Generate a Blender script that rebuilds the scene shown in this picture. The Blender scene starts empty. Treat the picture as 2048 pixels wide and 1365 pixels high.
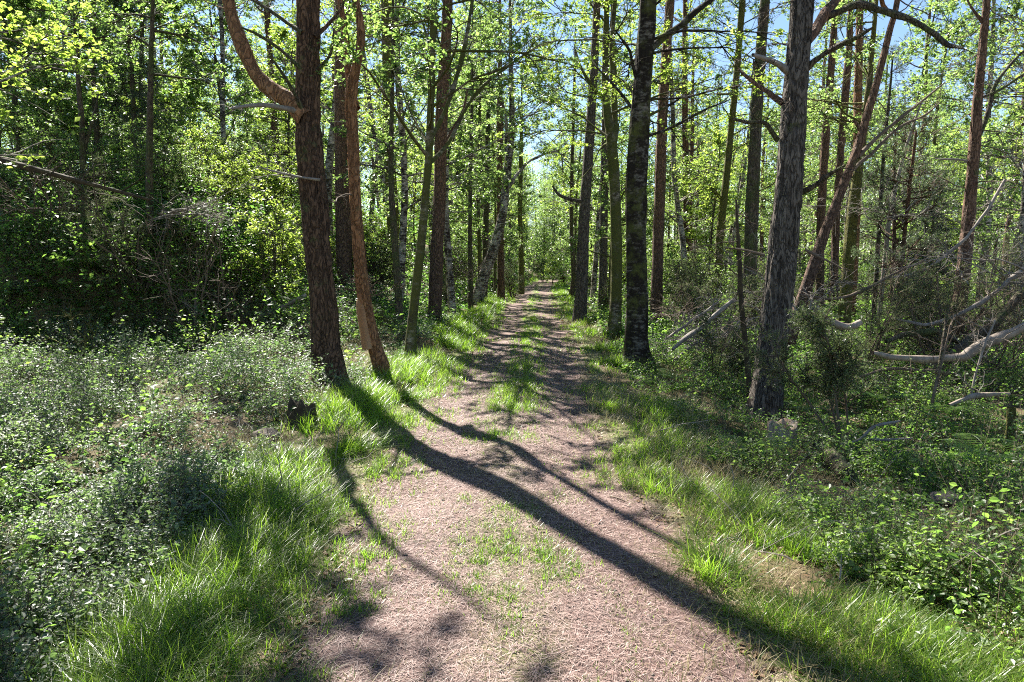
import bpy, math, numpy as np
from math import radians, sin, cos, pi
F = 1450.0; PITCH = radians(6.0); CH = 1.6
SUN_EL = radians(47.0)
SUN_DIR = np.array([-.485*cos(SUN_EL), .875*cos(SUN_EL), sin(SUN_EL)]); SUN_DIR /= np.linalg.norm(SUN_DIR)
scene = bpy.context.scene
DENOISE = False
COL = scene.collection

# ------------------------------------------------------------------ numeric helpers
def sst(t):
    t = np.clip(t, 0, 1); return t*t*(3-2*t)
def _h(i, j, k, s):
    n = (i.astype(np.int64)*73856093) ^ (j.astype(np.int64)*19349663) ^ (k.astype(np.int64)*83492791) ^ (s*2654435761)
    n = (n ^ (n >> 13)) * 1274126177
    n = n ^ (n >> 16)
    return (n & 0xffff)/65535.0
def vn(p, s=0):
    p = np.asarray(p, float); f = np.floor(p); u = p-f; u = u*u*(3-2*u); f = f.astype(np.int64)
    r = 0
    for a in (0, 1):
        for b in (0, 1):
            for c in (0, 1):
                w = (u[:, 0] if a else 1-u[:, 0])*(u[:, 1] if b else 1-u[:, 1])*(u[:, 2] if c else 1-u[:, 2])
                r = r + w*_h(f[:, 0]+a, f[:, 1]+b, f[:, 2]+c, s)
    return r
def n2(x, y, sc, s=0):
    x = np.atleast_1d(np.asarray(x, float)); y = np.atleast_1d(np.asarray(y, float))
    return vn(np.stack([x*sc, y*sc, np.zeros_like(x)], 1), s)
def norm(a):
    return a/np.maximum(np.linalg.norm(a, axis=-1, keepdims=True), 1e-9)

# ------------------------------------------------------------------ terrain
CY = np.array([-20, 0, 2.8, 6.3, 9, 13.6, 20, 33, 50, 66, 85, 110, 150, 400.])
CX = np.array([.1, .1, .05, -.12, .0, .3, .5, .95, 1.7, 2.9, 5.5, 11, 24, 140.])
def cx(y): return np.interp(y, CY, CX)
def gz(x, y):
    x = np.atleast_1d(np.asarray(x, float)); y = np.atleast_1d(np.asarray(y, float))
    s = x-cx(y)
    left = sst((-s-1.05)/1.1)*.06 + sst((-s-2.2)/2)*.12
    bank = 1.25*sst((y-10.5)/8)*sst((-s-2.5)/3.2) + 1.45*sst((y-12.1+.35*np.sin(x*1.3))/2.0)*sst((-s-5.0)/1.6)
    bank += .8*sst((-s-7)/12)*sst((y-12)/10)
    bumpm = sst((np.abs(s)-1.1)/1.2)
    b = (n2(x, y, .9, 3)-.5)*.20 + (n2(x, y, .33, 4)-.5)*.35 + (n2(x, y, 2.3, 5)-.5)*.07
    right = -sst((s-1.2)/2.0)*.08 - sst((s-3)/6)*.10
    rut = .03*np.exp(-(s/.35)**2) - .02*np.exp(-((np.abs(s)-.7)/.3)**2) + (n2(x, y, 1.6, 6)-.5)*.04
    far = .03*np.maximum(y-70, 0)
    return left+bank+right+b*bumpm+rut*(1-bumpm)+far
def g1(x, y): return float(gz(x, y)[0])
def P(px, py, Y):
    u = (px-1024)/F; v = -(py-682.5)/F
    d = np.array([u, cos(PITCH)+v*sin(PITCH), -sin(PITCH)+v*cos(PITCH)])
    return np.array([0, 0, CH]) + d*(Y/d[1])
def hit(px, py):
    ys = np.linspace(1.5, 140, 6000)
    u = (px-1024)/F; v = -(py-682.5)/F
    d = np.array([u, cos(PITCH)+v*sin(PITCH), -sin(PITCH)+v*cos(PITCH)])
    z = CH+d[2]/d[1]*ys; x = d[0]/d[1]*ys
    k = np.argmax(z < gz(x, ys))
    return np.array([x[k], ys[k], z[k]])

# ------------------------------------------------------------------ mesh builder
class MB:
    def __init__(s): s.V = []; s.Q = []; s.T = []; s.tq = []; s.tt = []; s.n = 0
    def quads(s, v, q, t=None):
        v = np.asarray(v, np.float32).reshape(-1, 3); q = np.asarray(q, np.int64).reshape(-1, 4)
        s.V.append(v); s.Q.append(q+s.n); s.n += len(v)
        s.tq.append(np.full(len(q), .5) if t is None else np.broadcast_to(np.asarray(t, float), (len(q),)))
    def tris(s, v, q, t=None):
        v = np.asarray(v, np.float32).reshape(-1, 3); q = np.asarray(q, np.int64).reshape(-1, 3)
        s.V.append(v); s.T.append(q+s.n); s.n += len(v)
        s.tt.append(np.full(len(q), .5) if t is None else np.broadcast_to(np.asarray(t, float), (len(q),)))
    def mesh(s, name, mat, smooth=False, off=None):
        me = bpy.data.meshes.new(name)
        V = np.concatenate(s.V) if s.V else np.zeros((0, 3), np.float32)
        if off is not None: V = V-np.asarray(off, np.float32)
        Q = np.concatenate(s.Q) if s.Q else np.zeros((0, 4), np.int64)
        T = np.concatenate(s.T) if s.T else np.zeros((0, 3), np.int64)
        loops = np.concatenate([Q.ravel(), T.ravel()]).astype(np.int32)
        st = np.concatenate([np.arange(len(Q))*4, len(Q)*4+np.arange(len(T))*3]).astype(np.int32)
        me.vertices.add(len(V)); me.vertices.foreach_set('co', np.ascontiguousarray(V, np.float32).ravel())
        me.loops.add(len(loops)); me.loops.foreach_set('vertex_index', loops)
        me.polygons.add(len(st)); me.polygons.foreach_set('loop_start', st)
        me.polygons.foreach_set('use_smooth', np.full(len(st), smooth, bool))
        a = me.attributes.new('tint', 'FLOAT', 'FACE')
        a.data.foreach_set('value', np.concatenate([np.asarray(t, np.float32) for t in s.tq+s.tt]).astype(np.float32) if len(st) else np.zeros(0, np.float32))
        me.update(calc_edges=True)
        me.materials.append(mat)
        return me
    def build(s, name, mat, parent=None, smooth=False, off=None):
        o = bpy.data.objects.new(name, s.mesh(name, mat, smooth, off)); COL.objects.link(o)
        if parent: o.parent = parent
        return o
def tag(o, label=None, cat=None, group=None, kind=None):
    if label: o['label'] = label
    if cat: o['category'] = cat
    if group: o['group'] = group
    if kind: o['kind'] = kind
    return o
def empty(name, loc, label, cat, group=None, rz=0, sc=1):
    o = bpy.data.objects.new(name, None); COL.objects.link(o); o.location = [float(c) for c in loc]; o.rotation_euler = (0, 0, rz); o.scale = (sc, sc, sc)
    o.empty_display_size = .2
    return tag(o, label, cat, group)
def link_copy(mesh_ob, parent):
    c = mesh_ob.copy(); COL.objects.link(c); c.parent = parent; return c

# ------------------------------------------------------------------ shapes
def tubes(mb, pts, r0, r1, sides=5, tint=.5, prof=None):
    """pts (n,k,3): n polylines of k points, tapering r0 -> r1."""
    pts = np.asarray(pts, float)
    if pts.ndim == 2: pts = pts[None]
    n, k, _ = pts.shape
    if n == 0: return
    tan = np.gradient(pts, axis=1); tan = norm(tan)
    ref = np.where(np.abs(tan[:, :1, 2:3]) > .9, np.array([1., 0, 0]), np.array([0, 0, 1.]))
    a = norm(np.cross(np.broadcast_to(ref, tan.shape), tan)); b = np.cross(tan, a)
    if prof is None:
        t = np.linspace(0, 1, k)
        r = np.broadcast_to(np.asarray(r0, float).reshape(-1, 1), (n, 1))*(1-t)+np.broadcast_to(np.asarray(r1, float).reshape(-1, 1), (n, 1))*t
    else: r = np.broadcast_to(np.asarray(prof, float).reshape(1, -1), (n, k))
    th = np.arange(sides)*2*pi/sides
    ring = pts[:, :, None]+r[:, :, None, None]*(a[:, :, None]*np.cos(th)[:, None]+b[:, :, None]*np.sin(th)[:, None])
    i = np.arange(n)[:, None, None]*k*sides; j = np.arange(k-1)[None, :, None]*sides; m = np.arange(sides)[None, None]
    m2 = (m+1) % sides
    q = np.stack([i+j+m, i+j+m2, i+j+sides+m2, i+j+sides+m], -1).reshape(-1, 4)
    tt = np.repeat(np.broadcast_to(np.asarray(tint, float), (n,)), (k-1)*sides)
    mb.quads(ring.reshape(-1, 3), q, tt)
def resample(pts, step):
    pts = np.asarray(pts, float)
    # Catmull-Rom through the points, then even spacing
    Pp = np.vstack([2*pts[0]-pts[1], pts, 2*pts[-1]-pts[-2]]); out = []
    for i in range(len(pts)-1):
        p0, p1, p2, p3 = Pp[i:i+4]
        for t in np.linspace(0, 1, 12, endpoint=False):
            out.append(.5*((2*p1)+(-p0+p2)*t+(2*p0-5*p1+4*p2-p3)*t*t+(-p0+3*p1-3*p2+p3)*t**3))
    out.append(pts[-1]); out = np.array(out)
    L = np.r_[0, np.cumsum(np.linalg.norm(np.diff(out[:, :3], axis=0), axis=1))]
    n = max(3, int(L[-1]/step)+1); s = np.linspace(0, L[-1], n)
    return np.stack([np.interp(s, L, out[:, c]) for c in range(out.shape[1])], 1)
def bark_tube(mb, pr, sides=28, amp=.012, flare=.5, seed=0, fiss=1.0, z0=None):
    """pr (k,4): points + radius, world-relative, displaced with bark ridges and a root flare."""
    k = len(pr); pts = pr[:, :3]; r = pr[:, 3]
    tan = norm(np.gradient(pts, axis=0))
    ref = np.array([0, 1., 0]); a = norm(np.cross(np.broadcast_to(ref, tan.shape), tan)); b = np.cross(tan, a)
    th = np.arange(sides)*2*pi/sides
    h = np.r_[0, np.cumsum(np.linalg.norm(np.diff(pts, axis=0), axis=1))]
    TH, H = np.meshgrid(th, h); R = np.broadcast_to(r[:, None], TH.shape)
    fr = max(6, sides/3.5)
    cxs = np.cos(TH)*fr/(2*pi)*2.2; cys = np.sin(TH)*fr/(2*pi)*2.2
    q = np.stack([cxs.ravel(), cys.ravel(), (H*2.2).ravel()], 1)
    nz = np.abs(vn(q, seed)-.5)*2; nz2 = vn(q*2.1+7, seed+1); big = vn(q*.28+3, seed+2)-.5
    d = (amp*fiss*(np.minimum(nz*2.4, 1)-.6)+amp*.5*(nz2-.5)).reshape(TH.shape)+R*.22*big.reshape(TH.shape)
    if flare:
        lob = .55+.45*np.sin(TH*4+seed)+.3*np.sin(TH*7+seed*2)
        d = d+R*flare*np.exp(-H/.28)*lob*.8
    rad = R+d*np.minimum(1, R/.05)
    ring = pts[:, None]+rad[..., None]*(a[:, None]*np.cos(th)[:, None]+b[:, None]*np.sin(th)[:, None])
    j = np.arange(k-1)[:, None]*sides; m = np.arange(sides)[None]; m2 = (m+1) % sides
    qd = np.stack([j+m, j+m2, j+sides+m2, j+sides+m], -1).reshape(-1, 4)
    mb.quads(ring.reshape(-1, 3), qd)
def grow(rg, S, D, L, k, wob=.15, grav=0.0):
    S = np.asarray(S, float); D = norm(np.asarray(D, float)); L = np.broadcast_to(np.asarray(L, float), (len(S),))
    pts = [S]; d = D
    for i in range(k):
        d = norm(d+rg.normal(0, wob, d.shape)+np.array([0, 0, grav]))
        pts.append(pts[-1]+d*(L/k)[:, None])
    return np.stack(pts, 1)
def child(rg, pts, n, lo=.25, hi=1., ang=(.5, 1.1), flat=0.0):
    """n side shoots from random places on polylines: starts, directions, parent index, parameter."""
    m, k, _ = pts.shape
    i = rg.integers(0, m, n); t = rg.uniform(lo, hi, n)*(k-1); f = np.minimum(t.astype(int), k-2); u = (t-f)[:, None]
    S = pts[i, f]*(1-u)+pts[i, f+1]*u; T = norm(pts[i, f+1]-pts[i, f])
    R = rg.normal(0, 1, (n, 3)); R[:, 2] *= (1-flat); R = norm(R-T*(R*T).sum(1, keepdims=True))
    a = rg.uniform(*ang, n)[:, None]
    return S, T*np.cos(a)+R*np.sin(a), i, t/(k-1)
def leaves(mb, C, size, rg, tilt=.5, aspect=.62, dirs=None, oval=False, tint=None, up=(0, 0, 1)):
    n = len(C)
    if n == 0: return
    N = norm(np.asarray(up)+rg.normal(0, tilt, (n, 3)))
    D = rg.normal(0, 1, (n, 3)) if dirs is None else dirs+rg.normal(0, .25, (n, 3))
    D = norm(D-N*(D*N).sum(1, keepdims=True)); W = np.cross(N, D)
    L = (np.broadcast_to(size, (n,))*rg.uniform(.7, 1.3, n))[:, None]
    tint = rg.uniform(0, 1, n) if tint is None else np.clip(tint+rg.normal(0, .12, n), 0, 1)
    w = L*aspect*.5
    if oval:
        v = np.stack([C-D*L*.5, C-D*L*.12+W*w+N*L*.07, C+D*L*.22+W*w*.85+N*L*.05, C+D*L*.5-N*L*.06, C+D*L*.22-W*w*.85+N*L*.05, C-D*L*.12-W*w+N*L*.07], 1)
        b = np.arange(n)[:, None]*6
        q = np.concatenate([b+np.array([[0, 1, 2, 3]]), b+np.array([[0, 3, 4, 5]])], 0)
        mb.quads(v.reshape(-1, 3), q, np.r_[tint, tint])
    else:
        v = np.stack([C-D*L*.5, C+W*w+N*L*.08, C+D*L*.5, C-W*w+N*L*.08], 1)
        mb.quads(v.reshape(-1, 3), np.arange(4*n).reshape(-1, 4), tint)
def needles(mb, C, D, ln, w, rg, n, spread=.7, tint=None):
    """n thin needles at every point C, fanning about direction D."""
    m = len(C); C = np.repeat(C, n, 0); D = np.repeat(norm(D), n, 0); t0 = rg.uniform(0, 1, m) if tint is None else tint
    d = norm(D+rg.normal(0, spread, D.shape)); s = norm(np.cross(d, rg.normal(0, 1, d.shape)))
    l = (np.repeat(np.broadcast_to(ln, (m,)), n)*rg.uniform(.7, 1.2, m*n))[:, None]; ww = np.repeat(np.broadcast_to(w, (m,)), n)[:, None]
    v = np.stack([C-s*ww*.5, C+s*ww*.5, C+d*l], 1)
    mb.tris(v.reshape(-1, 3), np.arange(3*m*n).reshape(-1, 3), np.repeat(t0, n))
def blades(mb, B, L, az, lean, curl, w, tint, seg=3):
    n = len(B); d = np.stack([np.cos(az), np.sin(az), np.zeros(n)], 1); s = np.stack([-np.sin(az), np.cos(az), np.zeros(n)], 1)
    rows = []
    for i in range(seg+1):
        t = i/seg
        hor = (lean*t+curl*t*t)*L; ver = L*(t*np.sqrt(np.maximum(.1, 1-lean**2))-.55*curl*t*t)
        c = B+d*hor[:, None]; c = c+np.array([0, 0, 1.])*ver[:, None]
        ww = (w*(1-t**1.6)*.5+.0003)[:, None]
        rows += [c-s*ww, c+s*ww]
    v = np.stack(rows, 1); b = np.arange(n)[:, None]*(2*(seg+1))
    q = np.concatenate([b+np.array([[2*i, 2*i+1, 2*i+3, 2*i+2]]) for i in range(seg)], 0)
    mb.quads(v.reshape(-1, 3), q, np.tile(tint, seg))

# ------------------------------------------------------------------ materials
def nodes(name):
    m = bpy.data.materials.new(name); m.use_nodes = True; nt = m.node_tree; nt.nodes.clear()
    out = nt.nodes.new('ShaderNodeOutputMaterial')
    def N(t, **k):
        n = nt.nodes.new(t)
        for a, b in k.items():
            if a in ('ins',):
                for x, y in b.items(): n.inputs[x].default_value = y
            else: setattr(n, a, b)
        return n
    return m, nt, N, out, nt.links.new
def ramp(N, stops):
    r = N('ShaderNodeValToRGB'); e = r.color_ramp.elements
    while len(e) < len(stops): e.new(.5)
    for x, (p, c) in zip(e, stops): x.position = p; x.color = (*c, 1)
    return r
def leaf_mat(name, cols, trans, tfac=.5, rough=.45, spec=.4):
    m, nt, N, out, L = nodes(name)
    at = N('ShaderNodeAttribute', attribute_name='tint')
    r = ramp(N, [(i/(len(cols)-1), c) for i, c in enumerate(cols)]); L(at.outputs['Fac'], r.inputs[0])
    r2 = ramp(N, [(i/(len(trans)-1), (c[0]*.78, c[1]*.9, c[2]*.9)) for i, c in enumerate(trans)]); L(at.outputs['Fac'], r2.inputs[0])
    p = N('ShaderNodeBsdfPrincipled', ins={'Roughness': rough, 'Specular IOR Level': spec}); L(r.outputs[0], p.inputs['Base Color'])
    t = N('ShaderNodeBsdfTranslucent'); L(r2.outputs[0], t.inputs[0])
    mx = N('ShaderNodeMixShader', ins={0: tfac}); L(p.outputs[0], mx.inputs[1]); L(t.outputs[0], mx.inputs[2]); L(mx.outputs[0], out.inputs[0])
    return m
def bark_mat(name, plate, plate2, crack, scale=9, zs=.28, upper=None, zr=(2.5, 5.5), moss=.25, mosscol=(.085, .1, .035), bump=1.):
    m, nt, N, out, L = nodes(name)
    tc = N('ShaderNodeTexCoord'); mp = N('ShaderNodeMapping', ins={'Scale': (1, 1, zs)}); L(tc.outputs['Object'], mp.inputs[0])
    mp.inputs['Scale'].default_value = (1, 1, zs*1.15)
    nz = N('ShaderNodeTexNoise', ins={'Scale': 5.0, 'Detail': 3.0}); L(mp.outputs[0], nz.inputs['Vector'])
    add = N('ShaderNodeVectorMath', operation='MULTIPLY_ADD'); add.inputs[1].default_value = (.42, .42, .5); L(nz.outputs['Color'], add.inputs[0]); L(mp.outputs[0], add.inputs[2])
    vo = N('ShaderNodeTexVoronoi', feature='DISTANCE_TO_EDGE', ins={'Scale': scale*1.9}); L(add.outputs[0], vo.inputs['Vector'])
    na = N('ShaderNodeTexNoise', ins={'Scale': 30.0, 'Detail': 4.0}); L(mp.outputs[0], na.inputs['Vector'])
    vd = N('ShaderNodeMath', operation='MULTIPLY_ADD', ins={1: .5, 2: -.2}); L(na.outputs['Fac'], vd.inputs[0]); vs = N('ShaderNodeMath', operation='ADD'); L(vd.outputs[0], vs.inputs[0]); L(vo.outputs['Distance'], vs.inputs[1])
    cr = ramp(N, [(0, (.3, .3, .3)), (.22, (1, 1, 1))]); L(vs.outputs[0], cr.inputs[0])
    n2_ = N('ShaderNodeTexNoise', ins={'Scale': 14.0, 'Detail': 5.0}); L(tc.outputs['Object'], n2_.inputs['Vector'])
    pr = ramp(N, [(.3, plate), (.7, plate2)]); L(n2_.outputs['Fac'], pr.inputs[0]); base = pr.outputs[0]
    if upper:
        sx = N('ShaderNodeSeparateXYZ'); L(tc.outputs['Object'], sx.inputs[0])
        mr = N('ShaderNodeMapRange', ins={1: zr[0], 2: zr[1]}); nzz = N('ShaderNodeMath', operation='MULTIPLY_ADD', ins={1: 3.0, 2: -1.5}); L(nz.outputs['Fac'], nzz.inputs[0])
        ad = N('ShaderNodeMath', operation='ADD'); L(sx.outputs['Z'], ad.inputs[0]); L(nzz.outputs[0], ad.inputs[1]); L(ad.outputs[0], mr.inputs[0])
        mu = N('ShaderNodeMixRGB', ins={2: (*upper, 1)}); L(mr.outputs[0], mu.inputs[0]); L(base, mu.inputs[1]); base = mu.outputs[0]
    mc = N('ShaderNodeMixRGB', ins={1: (*crack, 1)}); L(cr.outputs[0], mc.inputs[0]); L(base, mc.inputs[2])
    n3 = N('ShaderNodeTexNoise', ins={'Scale': 2.6, 'Detail': 6.0, 'Roughness': .7}); L(tc.outputs['Object'], n3.inputs['Vector'])
    mm = N('ShaderNodeMapRange', ins={1: .62-moss*.35, 2: .72-moss*.3}); L(n3.outputs['Fac'], mm.inputs[0])
    mo = N('ShaderNodeMixRGB', ins={2: (*mosscol, 1)}); L(mm.outputs[0], mo.inputs[0]); L(mc.outputs[0], mo.inputs[1])
    bu = N('ShaderNodeBump', ins={'Strength': bump, 'Distance': .035}); hs = N('ShaderNodeMath', operation='MULTIPLY_ADD', ins={1: .35}); L(n2_.outputs['Fac'], hs.inputs[0]); L(cr.outputs[0], hs.inputs[2]); L(hs.outputs[0], bu.inputs['Height'])
    p = N('ShaderNodeBsdfPrincipled', ins={'Roughness': .85, 'Specular IOR Level': .25}); L(mo.outputs[0], p.inputs['Base Color']); L(bu.outputs[0], p.inputs['Normal']); L(p.outputs[0], out.inputs[0])
    return m
def birch_mat(name, white=(.5, .47, .42), dark=(.035, .03, .025), amount=.5, moss=.3):
    m, nt, N, out, L = nodes(name)
    tc = N('ShaderNodeTexCoord'); mp = N('ShaderNodeMapping', ins={'Scale': (1, 1, 2.6)}); L(tc.outputs['Object'], mp.inputs[0])
    nz = N('ShaderNodeTexNoise', ins={'Scale': 9.0, 'Detail': 7.0, 'Roughness': .75}); L(mp.outputs[0], nz.inputs['Vector'])
    nb = N('ShaderNodeTexNoise', ins={'Scale': 3.2, 'Detail': 5.0, 'Roughness': .7}); L(tc.outputs['Object'], nb.inputs['Vector'])
    mi = N('ShaderNodeMath', operation='MULTIPLY_ADD', ins={1: .8}); L(nb.outputs['Fac'], mi.inputs[0]); L(nz.outputs['Fac'], mi.inputs[2])
    c0 = .9+(.5-amount)*.55
    r = ramp(N, [(max(0, (c0-.11)/2), (1, 1, 1)), (min(1, (c0+.09)/2), (0, 0, 0))])
    hf = N('ShaderNodeMath', operation='MULTIPLY', ins={1: .5}); L(mi.outputs[0], hf.inputs[0]); L(hf.outputs[0], r.inputs[0])
    mc = N('ShaderNodeMixRGB', ins={1: (*dark, 1), 2: (*white, 1)}); L(r.outputs[0], mc.inputs[0])
    n3 = N('ShaderNodeTexNoise', ins={'Scale': 2.1, 'Detail': 6.0, 'Roughness': .7}); L(tc.outputs['Object'], n3.inputs['Vector'])
    mm = N('ShaderNodeMapRange', ins={1: .64-moss*.35, 2: .74-moss*.3}); L(n3.outputs['Fac'], mm.inputs[0])
    mo = N('ShaderNodeMixRGB', ins={2: (.08, .085, .025, 1)}); L(mm.outputs[0], mo.inputs[0]); L(mc.outputs[0], mo.inputs[1])
    bu = N('ShaderNodeBump', ins={'Strength': .5, 'Distance': .02}); L(mi.outputs[0], bu.inputs['Height'])
    p = N('ShaderNodeBsdfPrincipled', ins={'Roughness': .9, 'Specular IOR Level': .1}); L(mo.outputs[0], p.inputs['Base Color']); L(bu.outputs[0], p.inputs['Normal']); L(p.outputs[0], out.inputs[0])
    return m
def plain_mat(name, cols, rough=.8, scale=6, spec=.3, bump=.3, attr=False, zs=1.):
    m, nt, N, out, L = nodes(name)
    p = N('ShaderNodeBsdfPrincipled', ins={'Roughness': rough, 'Specular IOR Level': spec})
    r = ramp(N, [(.25+.5*i/(len(cols)-1), c) for i, c in enumerate(cols)])
    if attr:
        at = N('ShaderNodeAttribute', attribute_name='tint'); L(at.outputs['Fac'], r.inputs[0])
    else:
        tc = N('ShaderNodeTexCoord'); mp = N('ShaderNodeMapping', ins={'Scale': (1, 1, zs)}); L(tc.outputs['Object'], mp.inputs[0])
        nz = N('ShaderNodeTexNoise', ins={'Scale': scale, 'Detail': 8.0, 'Roughness': .65}); L(mp.outputs[0], nz.inputs['Vector']); L(nz.outputs['Fac'], r.inputs[0])
        if bump:
            bu = N('ShaderNodeBump', ins={'Strength': bump, 'Distance': .02}); L(nz.outputs['Fac'], bu.inputs['Height']); L(bu.outputs[0], p.inputs['Normal'])
    L(r.outputs[0], p.inputs['Base Color']); L(p.outputs[0], out.inputs[0])
    return m
def ground_mat(name, kind):
    m, nt, N, out, L = nodes(name)
    tc = N('ShaderNodeTexCoord')
    a = N('ShaderNodeTexNoise', ins={'Scale': .9, 'Detail': 6.0, 'Roughness': .6}); L(tc.outputs['Object'], a.inputs['Vector'])
    b = N('ShaderNodeTexNoise', ins={'Scale': 38., 'Detail': 6.0, 'Roughness': .75}); L(tc.outputs['Object'], b.inputs['Vector'])
    if kind == 'path':
        r1 = ramp(N, [(.3, (.05, .031, .025)), (.5, (.145, .096, .082)), (.7, (.25, .185, .165))])
        r2 = ramp(N, [(.35, (.10, .056, .045)), (.7, (.26, .19, .17))])
    else:
        r1 = ramp(N, [(.25, (.035, .022, .012)), (.5, (.10, .07, .04)), (.75, (.20, .15, .09))])
        r2 = ramp(N, [(.38, (.05, .07, .02)), (.62, (.14, .10, .055))])
    L(b.outputs['Fac'], r1.inputs[0]); L(a.outputs['Fac'], r2.inputs[0])
    mx = N('ShaderNodeMixRGB', ins={0: .45}); L(r1.outputs[0], mx.inputs[1]); L(r2.outputs[0], mx.inputs[2]); c = mx.outputs[0]
    if kind == 'path':
        # thin turf and moss growing through the litter in patches
        d = N('ShaderNodeTexNoise', ins={'Scale': 1.7, 'Detail': 7.0, 'Roughness': .7}); L(tc.outputs['Object'], d.inputs['Vector'])
        at = N('ShaderNodeAttribute', attribute_name='turf')
        s = N('ShaderNodeMath', operation='MULTIPLY_ADD', ins={1: 1.5}); L(d.outputs['Fac'], s.inputs[0]); L(at.outputs['Fac'], s.inputs[2])
        mr = N('ShaderNodeMapRange', ins={1: .92, 2: 1.35}); L(s.outputs[0], mr.inputs[0])
        g = N('ShaderNodeMixRGB', ins={2: (.13, .15, .045, 1)}); sc = N('ShaderNodeMath', operation='MULTIPLY', ins={1: .8}); L(mr.outputs[0], sc.inputs[0]); L(sc.outputs[0], g.inputs[0]); L(c, g.inputs[1]); c = g.outputs[0]
    bu = N('ShaderNodeBump', ins={'Strength': .8, 'Distance': .015}); L(b.outputs['Fac'], bu.inputs['Height'])
    p = N('ShaderNodeBsdfPrincipled', ins={'Roughness': .9, 'Specular IOR Level': .2}); L(c, p.inputs['Base Color']); L(bu.outputs[0], p.inputs['Normal']); L(p.outputs[0], out.inputs[0])
    return m

M = {}
M['birch_leaf'] = leaf_mat('birch_leaf', [(.045, .075, .025), (.065, .10, .03), (.09, .125, .04)], [(.30, .44, .10), (.44, .58, .13), (.60, .70, .20)], .52, .36, .8)
M['dark_leaf'] = leaf_mat('dark_leaf', [(.035, .06, .022), (.055, .085, .03), (.075, .105, .04)], [(.26, .42, .08), (.40, .56, .11), (.56, .68, .16)], .54, .34, .9)
M['bright_leaf'] = leaf_mat('bright_leaf', [(.065, .10, .02), (.085, .12, .025), (.11, .135, .035)], [(.46, .60, .07), (.58, .70, .10), (.70, .77, .16)], .58, .38, .7)
M['bilberry'] = leaf_mat('bilberry', [(.04, .068, .032), (.065, .098, .048), (.095, .125, .07)], [(.20, .32, .10), (.32, .46, .13), (.46, .58, .18)], .38, .5, 1.)
M['herb'] = leaf_mat('herb', [(.035, .075, .018), (.06, .11, .024), (.10, .14, .035)], [(.20, .40, .06), (.34, .54, .08), (.50, .64, .12)], .48, .46, .6)
M['grass'] = leaf_mat('grass', [(.05, .10, .012), (.085, .14, .018), (.17, .18, .05)], [(.22, .44, .02), (.38, .58, .035), (.55, .60, .12)], .5, .36, .5)
M['straw'] = leaf_mat('straw', [(.24, .19, .09), (.32, .26, .13), (.36, .30, .18)], [(.3, .25, .1), (.35, .3, .13), (.4, .33, .17)], .3, .5, .3)
M['pine_needle'] = leaf_mat('pine_needle', [(.05, .075, .042), (.08, .105, .06), (.11, .13, .08)], [(.18, .25, .10), (.25, .33, .13), (.34, .40, .18)], .36, .36, .8)
M['juniper'] = leaf_mat('juniper', [(.05, .075, .03), (.08, .105, .045), (.12, .14, .065)], [(.2, .27, .08), (.28, .34, .11), (.36, .40, .15)], .38, .42, .5)
M['fern'] = leaf_mat('fern', [(.04, .09, .015), (.065, .12, .02), (.09, .14, .03)], [(.18, .38, .03), (.28, .48, .04), (.4, .55, .06)], .5, .4, .4)
M['dead_leaf'] = leaf_mat('dead_leaf', [(.14, .075, .035), (.22, .13, .07), (.30, .22, .13)], [(.2, .1, .04), (.25, .15, .07), (.3, .2, .1)], .25, .6, .3)
M['litter'] = plain_mat('litter', [(.055, .027, .019), (.18, .095, .074), (.34, .245, .21)], .6, attr=True, spec=.4)
M['pine_bark'] = bark_mat('pine_bark', (.085, .05, .03), (.15, .088, .052), (.016, .01, .007), 11, .25, upper=(.19, .10, .055), zr=(3.5, 7), moss=.15)
M['grey_bark'] = bark_mat('grey_bark', (.095, .08, .066), (.17, .145, .12), (.018, .013, .01), 12, .22, upper=(.17, .11, .075), zr=(6, 9), moss=.05)
M['red_bark'] = bark_mat('red_bark', (.105, .066, .047), (.165, .105, .075), (.028, .017, .011), 10, .3, upper=(.20, .115, .072), zr=(1.5, 4), moss=.1)
M['orange_bark'] = bark_mat('orange_bark', (.25, .12, .058), (.33, .175, .085), (.09, .045, .022), 7, .35, moss=.02)
M['brown_bark'] = bark_mat('brown_bark', (.09, .07, .05), (.15, .12, .085), (.025, .018, .012), 12, .3, moss=.45)
M['mossy_bark'] = bark_mat('mossy_bark', (.10, .085, .05), (.15, .12, .07), (.03, .025, .015), 10, .3, moss=.9, mosscol=(.13, .125, .03))
M['dark_birch'] = birch_mat('dark_birch', (.21, .19, .155), (.024, .019, .014), .68, .4)
M['birch'] = birch_mat('birch', (.5, .46, .4), (.04, .03, .025), .55, .25)
M['mossy_birch'] = birch_mat('mossy_birch', (.36, .32, .25), (.05, .042, .028), .6, .75)
M['dead_wood'] = plain_mat('dead_wood', [(.11, .09, .07), (.22, .19, .16), (.33, .29, .25)], .75, 14, zs=.3)
M['pale_wood'] = plain_mat('pale_wood', [(.14, .105, .08), (.25, .20, .155), (.36, .30, .24)], .7, 12, zs=.3)
M['rotten_wood'] = plain_mat('rotten_wood', [(.02, .014, .01), (.055, .042, .025), (.10, .085, .04)], .9, 12, bump=.8)
M['stump_wood'] = plain_mat('stump_wood', [(.20, .10, .05), (.33, .24, .17), (.45, .40, .34)], .85, 9, bump=.6, zs=.25)
M['bare_wood'] = plain_mat('bare_wood', [(.26, .13, .06), (.33, .18, .09), (.40, .24, .13)], .65, 10, zs=.2)
M['twig'] = plain_mat('twig', [(.07, .05, .035), (.13, .095, .065), (.2, .15, .11)], .8, 10)
M['rock'] = plain_mat('rock', [(.05, .05, .03), (.13, .105, .085), (.2, .16, .135)], .85, 7, bump=.8)
M['ground'] = ground_mat('ground', 'ground')
M['path'] = ground_mat('path', 'path')

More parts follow.
